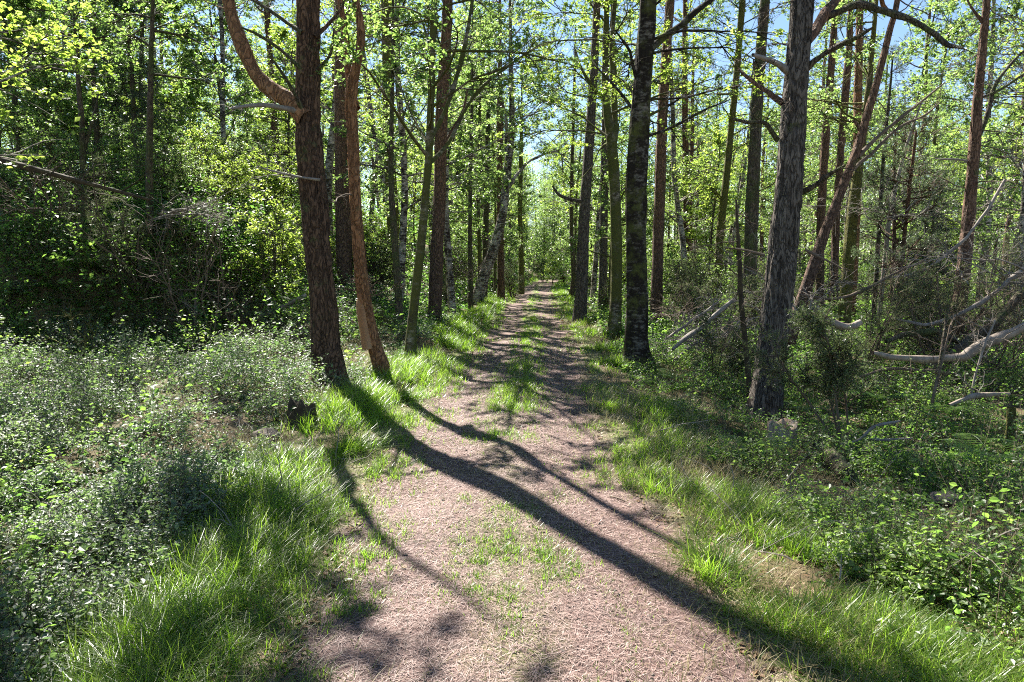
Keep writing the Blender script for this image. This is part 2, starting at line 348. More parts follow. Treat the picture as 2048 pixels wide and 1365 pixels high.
# ------------------------------------------------------------------ ground and path
def grid_mesh(name, X, Y, Z, mat, turf=None):
    ny, nx = X.shape
    mb = MB(); i = np.arange(ny-1)[:, None]*nx+np.arange(nx-1)[None]
    q = np.stack([i, i+1, i+nx+1, i+nx], -1).reshape(-1, 4)
    mb.quads(np.stack([X, Y, Z], -1).reshape(-1, 3), q)
    o = mb.build(name, mat, smooth=True)
    if turf is not None:
        a = o.data.attributes.new('turf', 'FLOAT', 'POINT'); a.data.foreach_set('value', turf.ravel().astype(np.float32))
    return o
uu = np.linspace(-1, 1, 341); vv = np.linspace(0, 1, 460)
xs = 9*np.sinh(uu*4.2)/np.sinh(4.2)*33.+uu*6; ys = -12+20*vv+390*vv**4
GX, GY = np.meshgrid(xs, ys); GX = GX+cx(GY)*(np.abs(uu)[None] < .5)
edge = 1.24
def path_half(x, y, side): return edge+.16*(n2(y*0+side*9, y, .8, 21)-.5)*2+.08*(n2(y*0+side*5, y, 3., 22)-.5)*2
GZ = gz(GX.ravel(), GY.ravel()).reshape(GX.shape)
S_ = np.abs(GX-cx(GY)); GZ = GZ-.03*sst((1.45-S_)/.25)
ground = tag(grid_mesh('ground', GX, GY, GZ, M['ground']), kind='structure')
yy = np.concatenate([np.arange(-4, 14, .06), np.geomspace(14, 100, 240)]); ss = np.linspace(-1, 1, 61)
hl = path_half(0, yy, -1)+.12; hr = path_half(0, yy, 1)+.12
SX = np.where(ss[None] < 0, ss[None]*hl[:, None], ss[None]*hr[:, None]); PY = np.broadcast_to(yy[:, None], SX.shape); PX = SX+cx(PY)
PZ = gz(PX.ravel(), PY.ravel()).reshape(PX.shape)+.012-.05*sst((np.abs(ss)[None]-.9)/.1)
turf = sst(1-np.abs(SX)/.45)*.55+sst((np.abs(SX)-.75)/.4)*.75-.05
path = tag(grid_mesh('path', PX, PY, PZ, M['path'], turf), kind='structure')

# ------------------------------------------------------------------ crowns
def along(tp, z):
    """points of a trunk polyline (k,3+) at heights z"""
    return np.stack([np.interp(z, tp[:, 2], tp[:, c]) for c in range(3)], 1)
def broadleaf(rg, tp, z0, z1, nb, bl, nleaf, ls, wood, leaf, elev=(.1, .8), r0=.03, azr=None, tilt=.55, grav=-.03, oval=False, shp=.55):
    z = np.sort(rg.uniform(z0, z1, nb)); S = along(tp, z); az = rg.uniform(0, 2*pi, nb) if azr is None else rg.uniform(azr[0], azr[1], nb)
    e = rg.uniform(*elev, nb); D = np.stack([np.cos(az)*np.cos(e), np.sin(az)*np.cos(e), np.sin(e)], 1)
    f = (z-z0)/max(.1, z1-z0); L = bl*(1-shp*f)*rg.uniform(.6, 1.15, nb)
    b1 = grow(rg, S, D, L, 7, .13, grav); tubes(wood, b1, r0*L/bl, .005, 5)
    S2, D2, i2, t2 = child(rg, b1, nb*7, .2, 1, (.4, 1.0), .5); L2 = bl*.42*rg.uniform(.5, 1.2, len(S2))*(1.15-.6*t2)
    b2 = grow(rg, S2, D2, L2, 5, .16, -.02); tubes(wood, b2, r0*.36, .003, 4)
    S3, D3, i3, t3 = child(rg, b2, len(S2)*2, .3, 1, (.4, 1.1), .5); b3 = grow(rg, S3, D3, bl*.16*rg.uniform(.5, 1.3, len(S3)), 3, .2, -.05)
    tubes(wood, b3, .004, .002, 3)
    C, Dc, _, _ = child(rg, b3, nleaf, .0, 1, (.5, 1.2), .4); C = C+rg.normal(0, .45*ls, C.shape)
    leaves(leaf, C, ls*rg.choice([.7, .9, 1.1, 1.35], len(C)), rg, tilt, .68, Dc, oval)
def pine_crown(rg, tp, z0, z1, nb, bl, ntuft, ln, nw, nn, wood, leaf, elev=(-.1, .6)):
    z = np.sort(rg.uniform(z0, z1, nb)); S = along(tp, z); az = rg.uniform(0, 2*pi, nb); e = rg.uniform(*elev, nb)
    D = np.stack([np.cos(az)*np.cos(e), np.sin(az)*np.cos(e), np.sin(e)], 1); f = (z-z0)/(z1-z0); L = bl*(1-.6*f**1.5)*rg.uniform(.6, 1.15, nb)
    b1 = grow(rg, S, D, L, 7, .14, .03); tubes(wood, b1, .045*L/bl, .008, 5)
    S2, D2, i2, t2 = child(rg, b1, nb*6, .3, 1, (.4, 1.), .4); b2 = grow(rg, S2, D2, bl*.38*rg.uniform(.5, 1.2, len(S2)), 5, .15, .05); tubes(wood, b2, .014, .004, 4)
    S3, D3, i3, t3 = child(rg, b2, ntuft, .35, 1, (.3, 1.), .2); b3 = grow(rg, S3, D3, .22*rg.uniform(.5, 1.3, ntuft), 2, .1, .06); tubes(wood, b3, .005, .003, 3)
    t = rg.uniform(0, 1, ntuft)
    for k in (1, 2): needles(leaf, b3[:, k], b3[:, k]-b3[:, k-1], ln, nw, rg, nn, .75, t)
def dead_branches(rg, tp, z0, z1, nb, bl, wood, r0=.014, elev=(-.5, .4), sub=5):
    z = rg.uniform(z0, z1, nb); S = along(tp, z); az = rg.uniform(0, 2*pi, nb); e = rg.uniform(*elev, nb)
    D = np.stack([np.cos(az)*np.cos(e), np.sin(az)*np.cos(e), np.sin(e)], 1); L = bl*rg.uniform(.3, 1.1, nb)
    b1 = grow(rg, S, D, L, 7, .17, -.02); tubes(wood, b1, r0, .003, 5)
    if sub:
        S2, D2, _, _ = child(rg, b1, nb*sub, .3, 1, (.4, 1.1), .3); b2 = grow(rg, S2, D2, bl*.3*rg.uniform(.3, 1.2, len(S2)), 4, .25, -.02); tubes(wood, b2, r0*.4, .0015, 3)

# ------------------------------------------------------------------ shared prototypes (local, base at the origin)
def straight(H, r0, r1, rg, lean=.02, wob=.05, k=60):
    z = np.linspace(-.2, H, k); a = rg.normal(0, lean, 2); w = rg.uniform(0, 6, 4)
    x = a[0]*z+wob*np.sin(z*.5+w[0])*np.minimum(z/3, 1).clip(0)+wob*.4*np.sin(z*1.3+w[1]); y = a[1]*z+wob*np.sin(z*.55+w[2])
    return np.stack([x-x[0], y-y[0], z, np.interp(z, [0, H*.7, H], [r0, r0*.55+r1*.45, r1])], 1)
PROTO = {}
def proto(key, trunk, tmat, leaf, lmat, mode=None):
    PROTO[key] = (trunk.mesh('trunk', M[tmat], True), leaf.mesh('crown', M[lmat]) if leaf else None)
def mk_birch(key, seed, H, r, z0, nb, bl, nleaf, ls, tm='birch', lm='birch_leaf', elev=(.1, .8), lean=.03):
    rg = np.random.default_rng(seed); w = MB(); l = MB(); tp = straight(H, r, .02, rg, lean, .09); bark_tube(w, tp, 14, .006, .4, seed)
    broadleaf(rg, tp, z0, H*.98, nb, bl, nleaf, ls, w, l, elev); proto(key, w, tm, l, lm)
def mk_pine(key, seed, H, r, zc, nb, bl, nt, ln, nw, tm='pine_bark', ndead=22):
    rg = np.random.default_rng(seed); w = MB(); l = MB(); tp = straight(H, r, .04, rg, .015, .07, 90); bark_tube(w, tp, 18, .014, .35, seed)
    dead_branches(rg, tp, 2., zc, ndead, 1.9, w); pine_crown(rg, tp, zc, H, nb, bl, nt, ln, nw, 10, w, l); proto(key, w, tm, l, 'pine_needle')
def mk_thicket(key, seed, H, nst, nleaf, ls, lm='dark_leaf', tm='brown_bark', spread=.35, bl=1.3):
    rg = np.random.default_rng(seed); w = MB(); l = MB()
    for i in range(nst):
        a = rg.uniform(0, 6.28); h = H*rg.uniform(.6, 1); z = np.linspace(-.1, h, 14); s = spread*rg.uniform(.3, 1.)
        tp = np.stack([np.cos(a)*s*z*.8+.05*np.sin(z*2+a), np.sin(a)*s*z*.8+.05*np.cos(z*1.7+a), z], 1); tubes(w, tp, .012*H**.8, .006, 7)
        broadleaf(rg, tp, .18*h, h*.98, 12, bl, nleaf//nst, ls, w, l, (0., .9), .016)
    proto(key, w, tm, l, lm)
def mk_juniper(key, seed, H, nst, nt, ln=.022, w_=.006, lm='juniper', spread=.5, tm='twig', z0=.15):
    rg = np.random.default_rng(seed); w = MB(); l = MB(); az = rg.uniform(0, 6.28, nst); s = spread*rg.uniform(.1, 1, nst)
    D = np.stack([np.cos(az)*s, np.sin(az)*s, np.ones(nst)], 1); b1 = grow(rg, np.stack([np.cos(az)*.06, np.sin(az)*.06, np.zeros(nst)-.08], 1), D, H*rg.uniform(.6, 1.05, nst), 8, .12, .01)
    tubes(w, b1, .011*H, .005, 6)
    S2, D2, _, t2 = child(rg, b1, nst*16, z0, 1, (.5, 1.2)); b2 = grow(rg, S2, D2, H*.24*rg.uniform(.4, 1.2, len(S2))*(1.2-.6*t2), 5, .17, .01); tubes(w, b2, .006, .002, 4)
    S3, D3, _, _ = child(rg, b2, nt, .2, 1, (.4, 1.)); b3 = grow(rg, S3, D3, .16*rg.uniform(.5, 1.3, nt), 5, .12, -.05); tubes(w, b3, .003, .0015, 3)
    t = rg.uniform(0, 1, nt)
    for k in range(1, 6): needles(l, b3[:, k], b3[:, k]-b3[:, k-1], ln, w_, rg, 6, .9, t)
    proto(key, w, tm, l, lm)
def mk_spruce(key, seed, H, nb, bl, nt, ln=.03, w_=.012):
    rg = np.random.default_rng(seed); w = MB(); l = MB(); tp = straight(H, .011*H, .01, rg, .01, .02); bark_tube(w, tp, 12, .006, .3, seed)
    z = np.sort(rg.uniform(.5, H, nb)); S = along(tp, z); az = rg.uniform(0, 6.28, nb); D = np.stack([np.cos(az), np.sin(az), -.15+0*az], 1)
    b1 = grow(rg, S, D, bl*(1.05-z/H)*rg.uniform(.7, 1.1, nb)+.1, 7, .08, -.05); tubes(w, b1, .015, .003, 4)
    S2, D2, _, _ = child(rg, b1, nt, .15, 1, (.5, 1.1), .5); b2 = grow(rg, S2, D2+np.array([0, 0, -.35]), .3*rg.uniform(.4, 1.2, nt), 6, .1, -.08); tubes(w, b2, .003, .002, 3); t = rg.uniform(0, .6, nt)
    for k in range(1, 7): needles(l, b2[:, k], b2[:, k]-b2[:, k-1], ln, w_, rg, 6, .9, t)
    proto(key, w, 'brown_bark', l, 'pine_needle')
mk_birch('birch_a', 11, 11, .10, 2.2, 40, 2.3, 10500, .075)
mk_birch('birch_b', 12, 9.5, .075, 1.8, 36, 2.0, 9000, .075, 'mossy_birch')
mk_birch('birch_c', 13, 12, .12, 3.0, 42, 2.6, 11000, .08, 'birch', 'bright_leaf')
mk_birch('slim_a', 14, 9, .05, 2.2, 24, 1.3, 4200, .075, 'brown_bark', 'dark_leaf', (.2, 1.))
mk_birch('slim_b', 15, 10, .055, 3.0, 22, 1.4, 4200, .075, 'dark_birch', 'birch_leaf', (.2, 1.), .07)
mk_birch('oak', 16, 7.5, .08, 1.1, 42, 2.1, 15500, .085, 'brown_bark', 'dark_leaf', (-.1, .7))
mk_birch('rowan', 17, 5.5, .04, .9, 34, 1.5, 5500, .08, 'brown_bark', 'bright_leaf', (0, .8))
mk_pine('pine_a', 21, 16, .16, 8.5, 26, 2.4, 800, .10, .012)
mk_pine('pine_b', 22, 17, .14, 9.5, 24, 2.2, 750, .10, .012, 'red_bark', 30)
mk_pine('pine_c', 23, 14, .12, 6.0, 30, 2.2, 1000, .10, .012, 'red_bark', 26)
mk_pine('pine_low', 24, 8, .09, 2.0, 36, 1.9, 2200, .09, .010, 'pine_bark', 8)
mk_thicket('thicket_a', 31, 3.2, 6, 9000, .05)
mk_thicket('thicket_b', 32, 2.2, 7, 7000, .045, 'birch_leaf')
mk_thicket('thicket_c', 33, 2.8, 5, 6500, .06, 'bright_leaf', 'brown_bark', .4, 1.1)
mk_juniper('juniper_a', 41, 2.6, 9, 2600)
mk_juniper('juniper_b', 42, 1.8, 9, 2200, spread=.8)
mk_juniper('juniper_c', 43, 3.6, 7, 3200, spread=.3)
mk_juniper('juniper_fork', 44, 1.45, 4, 1000, .028, .007, spread=.6, z0=.42)
mk_juniper('juniper_grey', 45, 1.7, 8, 1600, .028, .007, spread=.8, z0=.2)
mk_spruce('spruce_a', 51, 8, 110, 1.9, 3600)
mk_spruce('spruce_b', 52, 5, 80, 1.4, 2400)

KIND = {'birch': ('birch_tree', 'birch'), 'slim': ('slim_tree', 'tree'), 'oak': ('broadleaf_tree', 'tree'), 'rowan': ('rowan_tree', 'tree'), 'pine': ('pine_tree', 'pine'),
        'thicket': ('leafy_bush', 'bush'), 'juniper': ('juniper_bush', 'juniper'), 'spruce': ('spruce_tree', 'spruce')}
def plant(key, x, y, label, group=None, sc=1., rz=None, dz=-.03, cr=None):
    nm, cat = KIND[key.split('_')[0]]; tm, lm = PROTO[key]
    rz = (x*7.3+y*3.1) % 6.28 if rz is None else rz
    r = empty(nm, (x, y, g1(x, y)+dz), label, cat, group, rz, sc)
    for n, me in (('trunk', tm), ('crown', lm)):
        if n == 'trunk' and nm.endswith('bush'): n = 'stems'
        if n == 'crown' and nm.endswith('bush'): n = 'foliage'
        o = bpy.data.objects.new(n, me); COL.objects.link(o); o.parent = r
    return r
# crowns set on top of the hand-drawn pines
def mk_top(key, seed, h, bl, nb, nt):
    rg = np.random.default_rng(seed); w = MB(); l = MB(); tp = np.stack([0*np.linspace(0, h, 9), 0*np.linspace(0, h, 9), np.linspace(0, h, 9)], 1)
    pine_crown(rg, tp, .2, h, nb, bl, nt, .09, .008, 10, w, l); PROTO[key] = (w.mesh('crown_branches', M['orange_bark'], True), l.mesh('crown', M['pine_needle']))
mk_top('top_a', 61, 5.5, 2.4, 22, 800); mk_top('top_b', 62, 4.5, 1.9, 20, 600)

HERO = []   # (pixel x, distance, phrase) of the trees a label may refer to
def hero(name, label, cat, pts, Y=None, H=14., bark='pine_bark', sides=26, amp=.013, flare=.5, limbs=(), crown=None, lean=0., dead=None, seed=1, step=.05, top=None, short=None, fade=None, vert=.5, WS=.43):
    rg = np.random.default_rng(seed)
    if Y is None: Y = hit(pts[0][0], pts[0][1])[1]
    w = np.array([np.r_[P(a, b, Y), c*WS*Y/F] for a, b, c in pts]); base = w[0].copy(); zg = g1(base[0], base[1])
    h = w[:, 2]-w[0, 2]; w[:, 1] += lean*h
    root = np.array([base[0], base[1], zg])
    if w[0, 2] > zg+.06:
        d = w[0]-w[1]; k = (w[0, 2]-zg+.12)/max(.2, -d[2]); q = w[0]+d*min(k, 3)*.9; q[2] = zg-.12; q[3] = w[0, 3]*1.03; w = np.vstack([q, w])
    else:
        q = w[0].copy(); q[2] = min(q[2], zg)-.12; w = np.vstack([q, w])
    if H > w[-1, 2]-zg:
        d = w[-1, :3]-w[-2, :3]; d = d/np.linalg.norm(d); d = norm(d*(1-vert)+np.array([0, 0, vert])); n = H-(w[-1, 2]-zg)
        for t in (.35, .7, 1.): w = np.vstack([w, np.r_[w[-1, :3]*0+w[len(pts), :3]+d*n*t, max(.02, w[len(pts), 3]*(1-.8*t))]])
    R = empty(name, root, label, cat)
    pr = resample(w, step); pr[:, :3] -= root; pr[:, 3] = np.maximum(pr[:, 3], .01)
    mb = MB(); bark_tube(mb, pr, sides, amp, flare, seed); t = mb.build('trunk', M[bark], R, True)
    for lb in limbs:
        lp = lb['p']; dy = lb.get('dy', 0); n = len(lp); y0 = Y+lean*0
        q = []
        for i, (a, b, c) in enumerate(lp):
            yy_ = Y+lb.get('y0', 0)+dy*i/(n-1); q.append(np.r_[P(a, b, yy_), c*.5*yy_/F])
        q = resample(np.array(q), .05); q[:, :3] -= root
        if lb.get('ext'):
            d = norm(q[-1, :3]-q[-4, :3]); e = grow(rg, q[-1:, :3], [d], lb['ext'], 12, .1, .02)[0]; q = np.vstack([q, np.c_[e[1:], np.linspace(q[-1, 3], .01, 12)]])
        m_ = len(q); q[:, 2] += np.interp(np.arange(m_), np.arange(0, m_+6, 6), rg.normal(0, 1, len(np.arange(0, m_+6, 6))))*q[:, 3]*.35; q[:, 3] *= 1+.12*np.interp(np.arange(m_), np.arange(0, m_+4, 4), rg.normal(0, 1, len(np.arange(0, m_+4, 4)))).clip(-1.5, 2)
        m2 = MB(); bark_tube(m2, q, 14, amp*.6, 0, seed+5)
        if lb.get('tw'):
            S2, D2, _, _ = child(rg, q[None, :, :3], lb['tw'], .25, 1, (.5, 1.2)); b2 = grow(rg, S2, D2, lb.get('tl', .5)*rg.uniform(.3, 1.2, lb['tw']), 5, .2, lb.get('tg', 0)); tubes(m2, b2, .006, .002, 4)
            S3, D3, _, _ = child(rg, b2, lb['tw']*3, .3, 1, (.4, 1.1)); tubes(m2, grow(rg, S3, D3, lb.get('tl', .5)*.4*rg.uniform(.3, 1.2, len(S3)), 3, .2), .003, .0015, 3)
        m2.build(lb.get('n', 'limb'), M[lb.get('m', bark)], R, True)
    tp = pr[:, :3]
    tp = tp[np.r_[True, np.diff(np.maximum.accumulate(tp[:, 2])) > 0]]
    if dead:
        z0, z1, nb, bl = dead[:4]; z0 -= 0
        for i in range(nb):
            m2 = MB(); dead_branches(rg, tp, z0+(z1-z0)*i/nb, z0+(z1-z0)*(i+1)/nb, 1, bl, m2, .012 if len(dead) < 5 else dead[4], (-.6, .5), 9); m2.build('branch', M['twig'], R, True)
    if crown:
        lw = MB(); ll = MB(); c = dict(crown); lm = c.pop('mat', 'birch_leaf'); broadleaf(rg, tp, wood=lw, leaf=ll, **c)
        lw.build('crown_branches', M[bark], R, True); ll.build('crown', M[lm], R)
    if top:
        zt = tp[-1, 2]; key, hh = top
        for n, me in zip(('crown_branches', 'crown'), PROTO[key]):
            o = bpy.data.objects.new(n, me); COL.objects.link(o); o.parent = R; pz = along(tp, np.array([zt-hh]))[0]; o.location = pz; o.rotation_euler = (0, 0, seed*1.7)
    HERO.append((pts[0][0], Y, short or label.split(',')[0]))
    return R

# ------------------------------------------------------------------ trees drawn one by one from the photograph
hero('pine_tree', 'thick brown pine with a big limb curving up and away on one side', 'pine',
     [(662, 775, 74), (650, 680, 66), (645, 600, 62), (633, 500, 61), (625, 400, 60), (616, 300, 58), (612, 215, 53), (611, 100, 52), (610, 0, 50)], H=14.5, lean=.03, bark='pine_bark', sides=64, amp=.026, seed=3, step=.03, top=('top_a', 5.5), flare=.9,
     limbs=[dict(p=[(612, 222, 30), (580, 207, 30), (545, 178, 29), (512, 142, 27), (487, 100, 25), (468, 50, 24), (456, 0, 22)], dy=.4, ext=2.9, m='orange_bark', tw=10, tl=.9),
            dict(p=[(608, 225, 13), (560, 215, 10), (520, 210, 8), (470, 216, 5), (458, 219, 3)], dy=-.6, m='dead_wood', tw=4, tl=.25),
            dict(p=[(608, 226, 9), (590, 190, 7), (570, 155, 6), (545, 120, 4)], dy=-.5, m='brown_bark', n='branch'),
            dict(p=[(605, 140, 8), (560, 100, 6), (520, 72, 5), (482, 55, 3)], dy=-.3, m='brown_bark', n='branch'),
            dict(p=[(605, 65, 9), (570, 40, 7), (530, 15, 5), (495, -6, 3)], dy=.3, m='brown_bark', n='branch'),
            dict(p=[(630, 75, 8), (655, 50, 7), (680, 20, 5), (700, -20, 4)], dy=.3, m='pine_bark', n='branch', tw=5),
            dict(p=[(633, 140, 6), (660, 110, 5), (668, 60, 3)], dy=-.2, m='brown_bark', n='branch'),
            dict(p=[(640, 360, 6), (600, 355, 5), (540, 340, 3), (515, 333, 2)], dy=-.3, y0=-.1, m='dead_wood', n='branch', tw=5)], short='the pine with the curved limb')
hero('pine_tree', 'slim orange pine with peeled patches and a high forked top', 'pine',
     [(768, 750, 44), (750, 690, 36), (735, 620, 34), (727, 560, 34), (721, 480, 31), (716, 400, 28), (714, 300, 28), (712, 200, 30), (722, 150, 21), (733, 100, 19), (730, 50, 17), (722, 0, 16)], H=12, lean=-.08, WS=.375, bark='orange_bark', sides=44, amp=.014, seed=5, step=.03, top=('top_b', 4.5), flare=.6,
     limbs=[dict(p=[(712, 215, 17), (700, 175, 15), (694, 110, 13), (687, 50, 11), (680, 0, 10)], dy=.3, ext=2.0),
            dict(p=[(736, 700, 20), (728, 650, 22), (724, 610, 18), (722, 590, 8)], y0=-.09, m='bare_wood', n='peeled_patch'),
            dict(p=[(722, 470, 8), (719, 445, 11), (716, 425, 5)], y0=-.09, m='bare_wood', n='peeled_patch')], dead=(2.2, 5.0, 5, .7), short='the orange forked pine')
hero('pine_tree', 'tall reddish pine half hidden behind the pine with the curved limb', 'pine', [(694, 640, 40), (688, 500, 37), (686, 300, 36), (684, 150, 34), (684, 0, 32)], Y=17.5, H=15, bark='red_bark', sides=22, seed=6, top=('top_b', 4.5), dead=(4, 9, 5, 1.2), short='the hidden reddish pine')
hero('birch_tree', 'crooked pale-flecked birch in the mossy hollow between orange pine and path', 'birch',
     [(821, 722, 26), (824, 650, 22), (832, 580, 21), (843, 480, 20), (852, 380, 18), (858, 300, 18), (862, 200, 16), (864, 120, 15), (868, 0, 14)], H=10.5, bark='mossy_birch', sides=20, amp=.006, seed=8,
     limbs=[dict(p=[(861, 280, 11), (885, 230, 9), (915, 150, 8), (935, 60, 7), (945, 0, 6)], dy=1., ext=1.5, tw=14, tl=.8, tg=-.03),
            dict(p=[(856, 330, 9), (900, 280, 7), (950, 190, 6), (1020, 130, 5), (1080, 90, 3)], dy=1.5, tw=14, tl=.8, tg=-.03)],
     crown=dict(z0=3.1, z1=9.3, nb=36, bl=2.6, nleaf=12000, ls=.052, mat='dark_leaf'), short='the crooked birch')
hero('slim_tree', 'thin bare-stemmed sapling between the orange pine and crooked birch', 'tree', [(800, 650, 17), (795, 560, 16), (787, 450, 14), (782, 350, 12), (784, 200, 10), (786, 100, 8)], Y=14.5, H=9, bark='brown_bark', sides=12, amp=.004, seed=9, crown=dict(z0=3.2, z1=8.8, nb=18, bl=1.4, nleaf=4500, ls=.055, mat='dark_leaf'), short='the bare-stemmed sapling')
hero('pine_tree', 'red-barked straight pine standing on the grassy left verge of the path', 'pine', [(869, 665, 34), (871, 600, 31), (874, 500, 30), (879, 400, 29), (882, 250, 28), (890, 100, 25), (895, 0, 22)], Y=17, H=15, bark='red_bark', sides=26, seed=10, top=('top_a', 5.5), dead=(4.5, 8.5, 4, 1.3), short='the red-barked pine on the verge',
     limbs=[dict(p=[(882, 300, 10), (905, 260, 8), (925, 225, 6), (935, 180, 4)], dy=.5, tw=5)])
hero('pine_tree', 'pine with ivy-green lower trunk behind the crooked birch', 'pine', [(792, 600, 28), (785, 420, 26), (780, 330, 26), (777, 200, 25), (774, 80, 24), (772, 0, 22)], Y=23, H=16, bark='mossy_bark', sides=18, seed=12, top=('top_b', 4.5), dead=(4, 10, 5, 1.5), short='the ivy-green pine')
hero('birch_tree', 'black and white birch leaning right over the path edge', 'birch',
     [(958, 588, 28), (972, 540, 25), (985, 505, 24), (998, 460, 22), (1007, 420, 19), (1013, 360, 18), (1017, 320, 17), (1022, 285, 15), (1024, 230, 13), (1022, 150, 11)], Y=27, H=12, bark='birch', sides=18, amp=.008, seed=14,
     limbs=[dict(p=[(1014, 380, 8), (1040, 340, 6), (1075, 315, 5), (1120, 300, 3)], dy=1, tw=12, tl=1., tg=-.03), dict(p=[(1018, 330, 8), (1012, 295, 7), (1013, 250, 6), (1005, 200, 4)], dy=.6, tw=8, tl=.9)],
     crown=dict(z0=5.5, z1=11.5, nb=40, bl=3., nleaf=14000, ls=.08, elev=(-.1, .8)), short='the leaning birch')
hero('pine_tree', 'straight reddish pine right behind the leaning birch', 'pine', [(1002, 585, 18), (1001, 500, 16), (1000, 400, 15), (1000, 250, 14)], Y=32, H=15, bark='red_bark', sides=14, seed=15, top=('top_b', 4.5), dead=(3, 9, 4, 1.2), short='the pine behind the leaning birch')
hero('slim_tree', 'thin dark trunk upright on the bank before the leaning birch', 'tree', [(941, 575, 11), (940, 450, 10), (941, 330, 9), (944, 200, 8)], Y=25, H=10, bark='brown_bark', sides=10, amp=.004, seed=16, crown=dict(z0=3.6, z1=9.6, nb=20, bl=1.6, nleaf=4500, ls=.07, mat='dark_leaf'), short='the dark bank trunk')
hero('slim_tree', 'dark straight trunk at the foot of the leaning birch', 'tree', [(969, 590, 15), (971, 480, 13), (973, 380, 12), (976, 250, 10)], Y=30, H=12, bark='brown_bark', sides=10, amp=.004, seed=17, crown=dict(z0=4.2, z1=11.6, nb=22, bl=2., nleaf=5200, ls=.08, mat='birch_leaf'), short='the dark straight trunk')
hero('slim_tree', 'mossy trunk on the far verge just before the path narrows', 'tree', [(1043, 578, 14), (1042, 500, 12), (1040, 430, 11), (1042, 330, 10)], Y=40, H=12, bark='mossy_bark', sides=10, amp=.006, seed=18, crown=dict(z0=3.5, z1=11.6, nb=26, bl=2.4, nleaf=6000, ls=.09, mat='birch_leaf'), short='the far mossy trunk')
# right of the path
hero('birch_tree', 'big black-barked birch with white flecks and mossy foot', 'birch',
     [(1277, 738, 62), (1273, 690, 54), (1275, 600, 49), (1273, 500, 46), (1272, 400, 46), (1276, 300, 44), (1283, 200, 41), (1290, 100, 38), (1298, 0, 36)], H=12.5, bark='dark_birch', sides=52, amp=.02, seed=20, step=.03, flare=.8,
     limbs=[dict(p=[(1292, 110, 16), (1325, 75, 13), (1370, 40, 11), (1420, 5, 9)], dy=.5, ext=2., tw=16, tl=.9), dict(p=[(1284, 190, 8), (1265, 130, 6), (1258, 100, 5), (1230, 60, 3)], dy=-.3, tw=8, tl=.6),
            dict(p=[(1284, 275, 7), (1330, 262, 5), (1400, 225, 4), (1460, 200, 2)], dy=.8, n='branch', tw=12, tl=.7, tg=-.02), dict(p=[(1290, 235, 6), (1330, 215, 5), (1370, 190, 3)], dy=.5, n='branch', tw=8, tl=.6)],
     crown=dict(z0=3.5, z1=12, nb=26, bl=2.4, nleaf=8500, ls=.05, mat='bright_leaf', azr=(-.6, 2.6)), short='the black birch')
hero('birch_tree', 'mossy olive-trunked birch forking high behind the black birch', 'birch',
     [(1229, 672, 30), (1232, 600, 27), (1233, 500, 27), (1230, 400, 26), (1226, 320, 26), (1222, 270, 22), (1214, 220, 17), (1210, 170, 15), (1211, 80, 13), (1214, 0, 12)], H=12, bark='mossy_birch', sides=26, amp=.01, seed=22, flare=.6,
     limbs=[dict(p=[(1225, 290, 16), (1230, 250, 14), (1228, 200, 12), (1224, 100, 10), (1230, 0, 9)], dy=.5, ext=2.5, tw=10, tl=.8), dict(p=[(1212, 200, 9), (1190, 180, 7), (1165, 140, 5), (1150, 100, 4)], dy=.4, tw=10, tl=.8)],
     crown=dict(z0=4.2, z1=11.6, nb=36, bl=2.7, nleaf=15000, ls=.055, mat='bright_leaf'), short='the mossy forked birch')
hero('pine_tree', 'slim red pine standing behind and right of the black birch', 'pine', [(1311, 655, 30), (1314, 550, 27), (1318, 430, 25), (1323, 300, 24), (1328, 180, 22), (1336, 60, 20), (1340, 0, 19)], Y=18, H=15, bark='red_bark', sides=22, seed=24, top=('top_b', 4.5), dead=(1.2, 7.5, 8, 1.4), short='the slim red pine')
hero('pine_tree', 'grey straight pine close on the right verge of the path', 'pine', [(1158, 648, 34), (1162, 590, 28), (1166, 500, 26), (1171, 400, 24), (1177, 310, 22), (1184, 200, 20), (1190, 100, 18)], H=15, bark='grey_bark', sides=24, seed=25, top=('top_a', 5.5), dead=(4, 8, 5, 1.2), flare=.5, short='the grey verge pine',
     limbs=[dict(p=[(1172, 405, 8), (1145, 400, 6), (1120, 390, 5), (1105, 372, 3)], dy=-.3, n='branch', tw=6)])
hero('slim_tree', 'thin dark bent trunk beside the far right verge', 'tree', [(1140, 604, 15), (1147, 560, 11), (1145, 500, 10), (1143, 440, 9), (1144, 330, 8), (1148, 200, 7)], Y=33, H=12, bark='brown_bark', sides=10, amp=.004, seed=26, crown=dict(z0=4.6, z1=11.6, nb=26, bl=2.4, nleaf=6000, ls=.085, mat='birch_leaf'), short='the thin bent trunk')
hero('pine_tree', 'greyish pine in shade beside the grey verge pine', 'pine', [(1205, 620, 22), (1206, 540, 20), (1208, 440, 18), (1210, 300, 17), (1212, 150, 15)], Y=26, H=15, bark='grey_bark', sides=16, seed=27, top=('top_b', 4.5), dead=(3, 9, 5, 1.3), short='the shaded greyish pine')
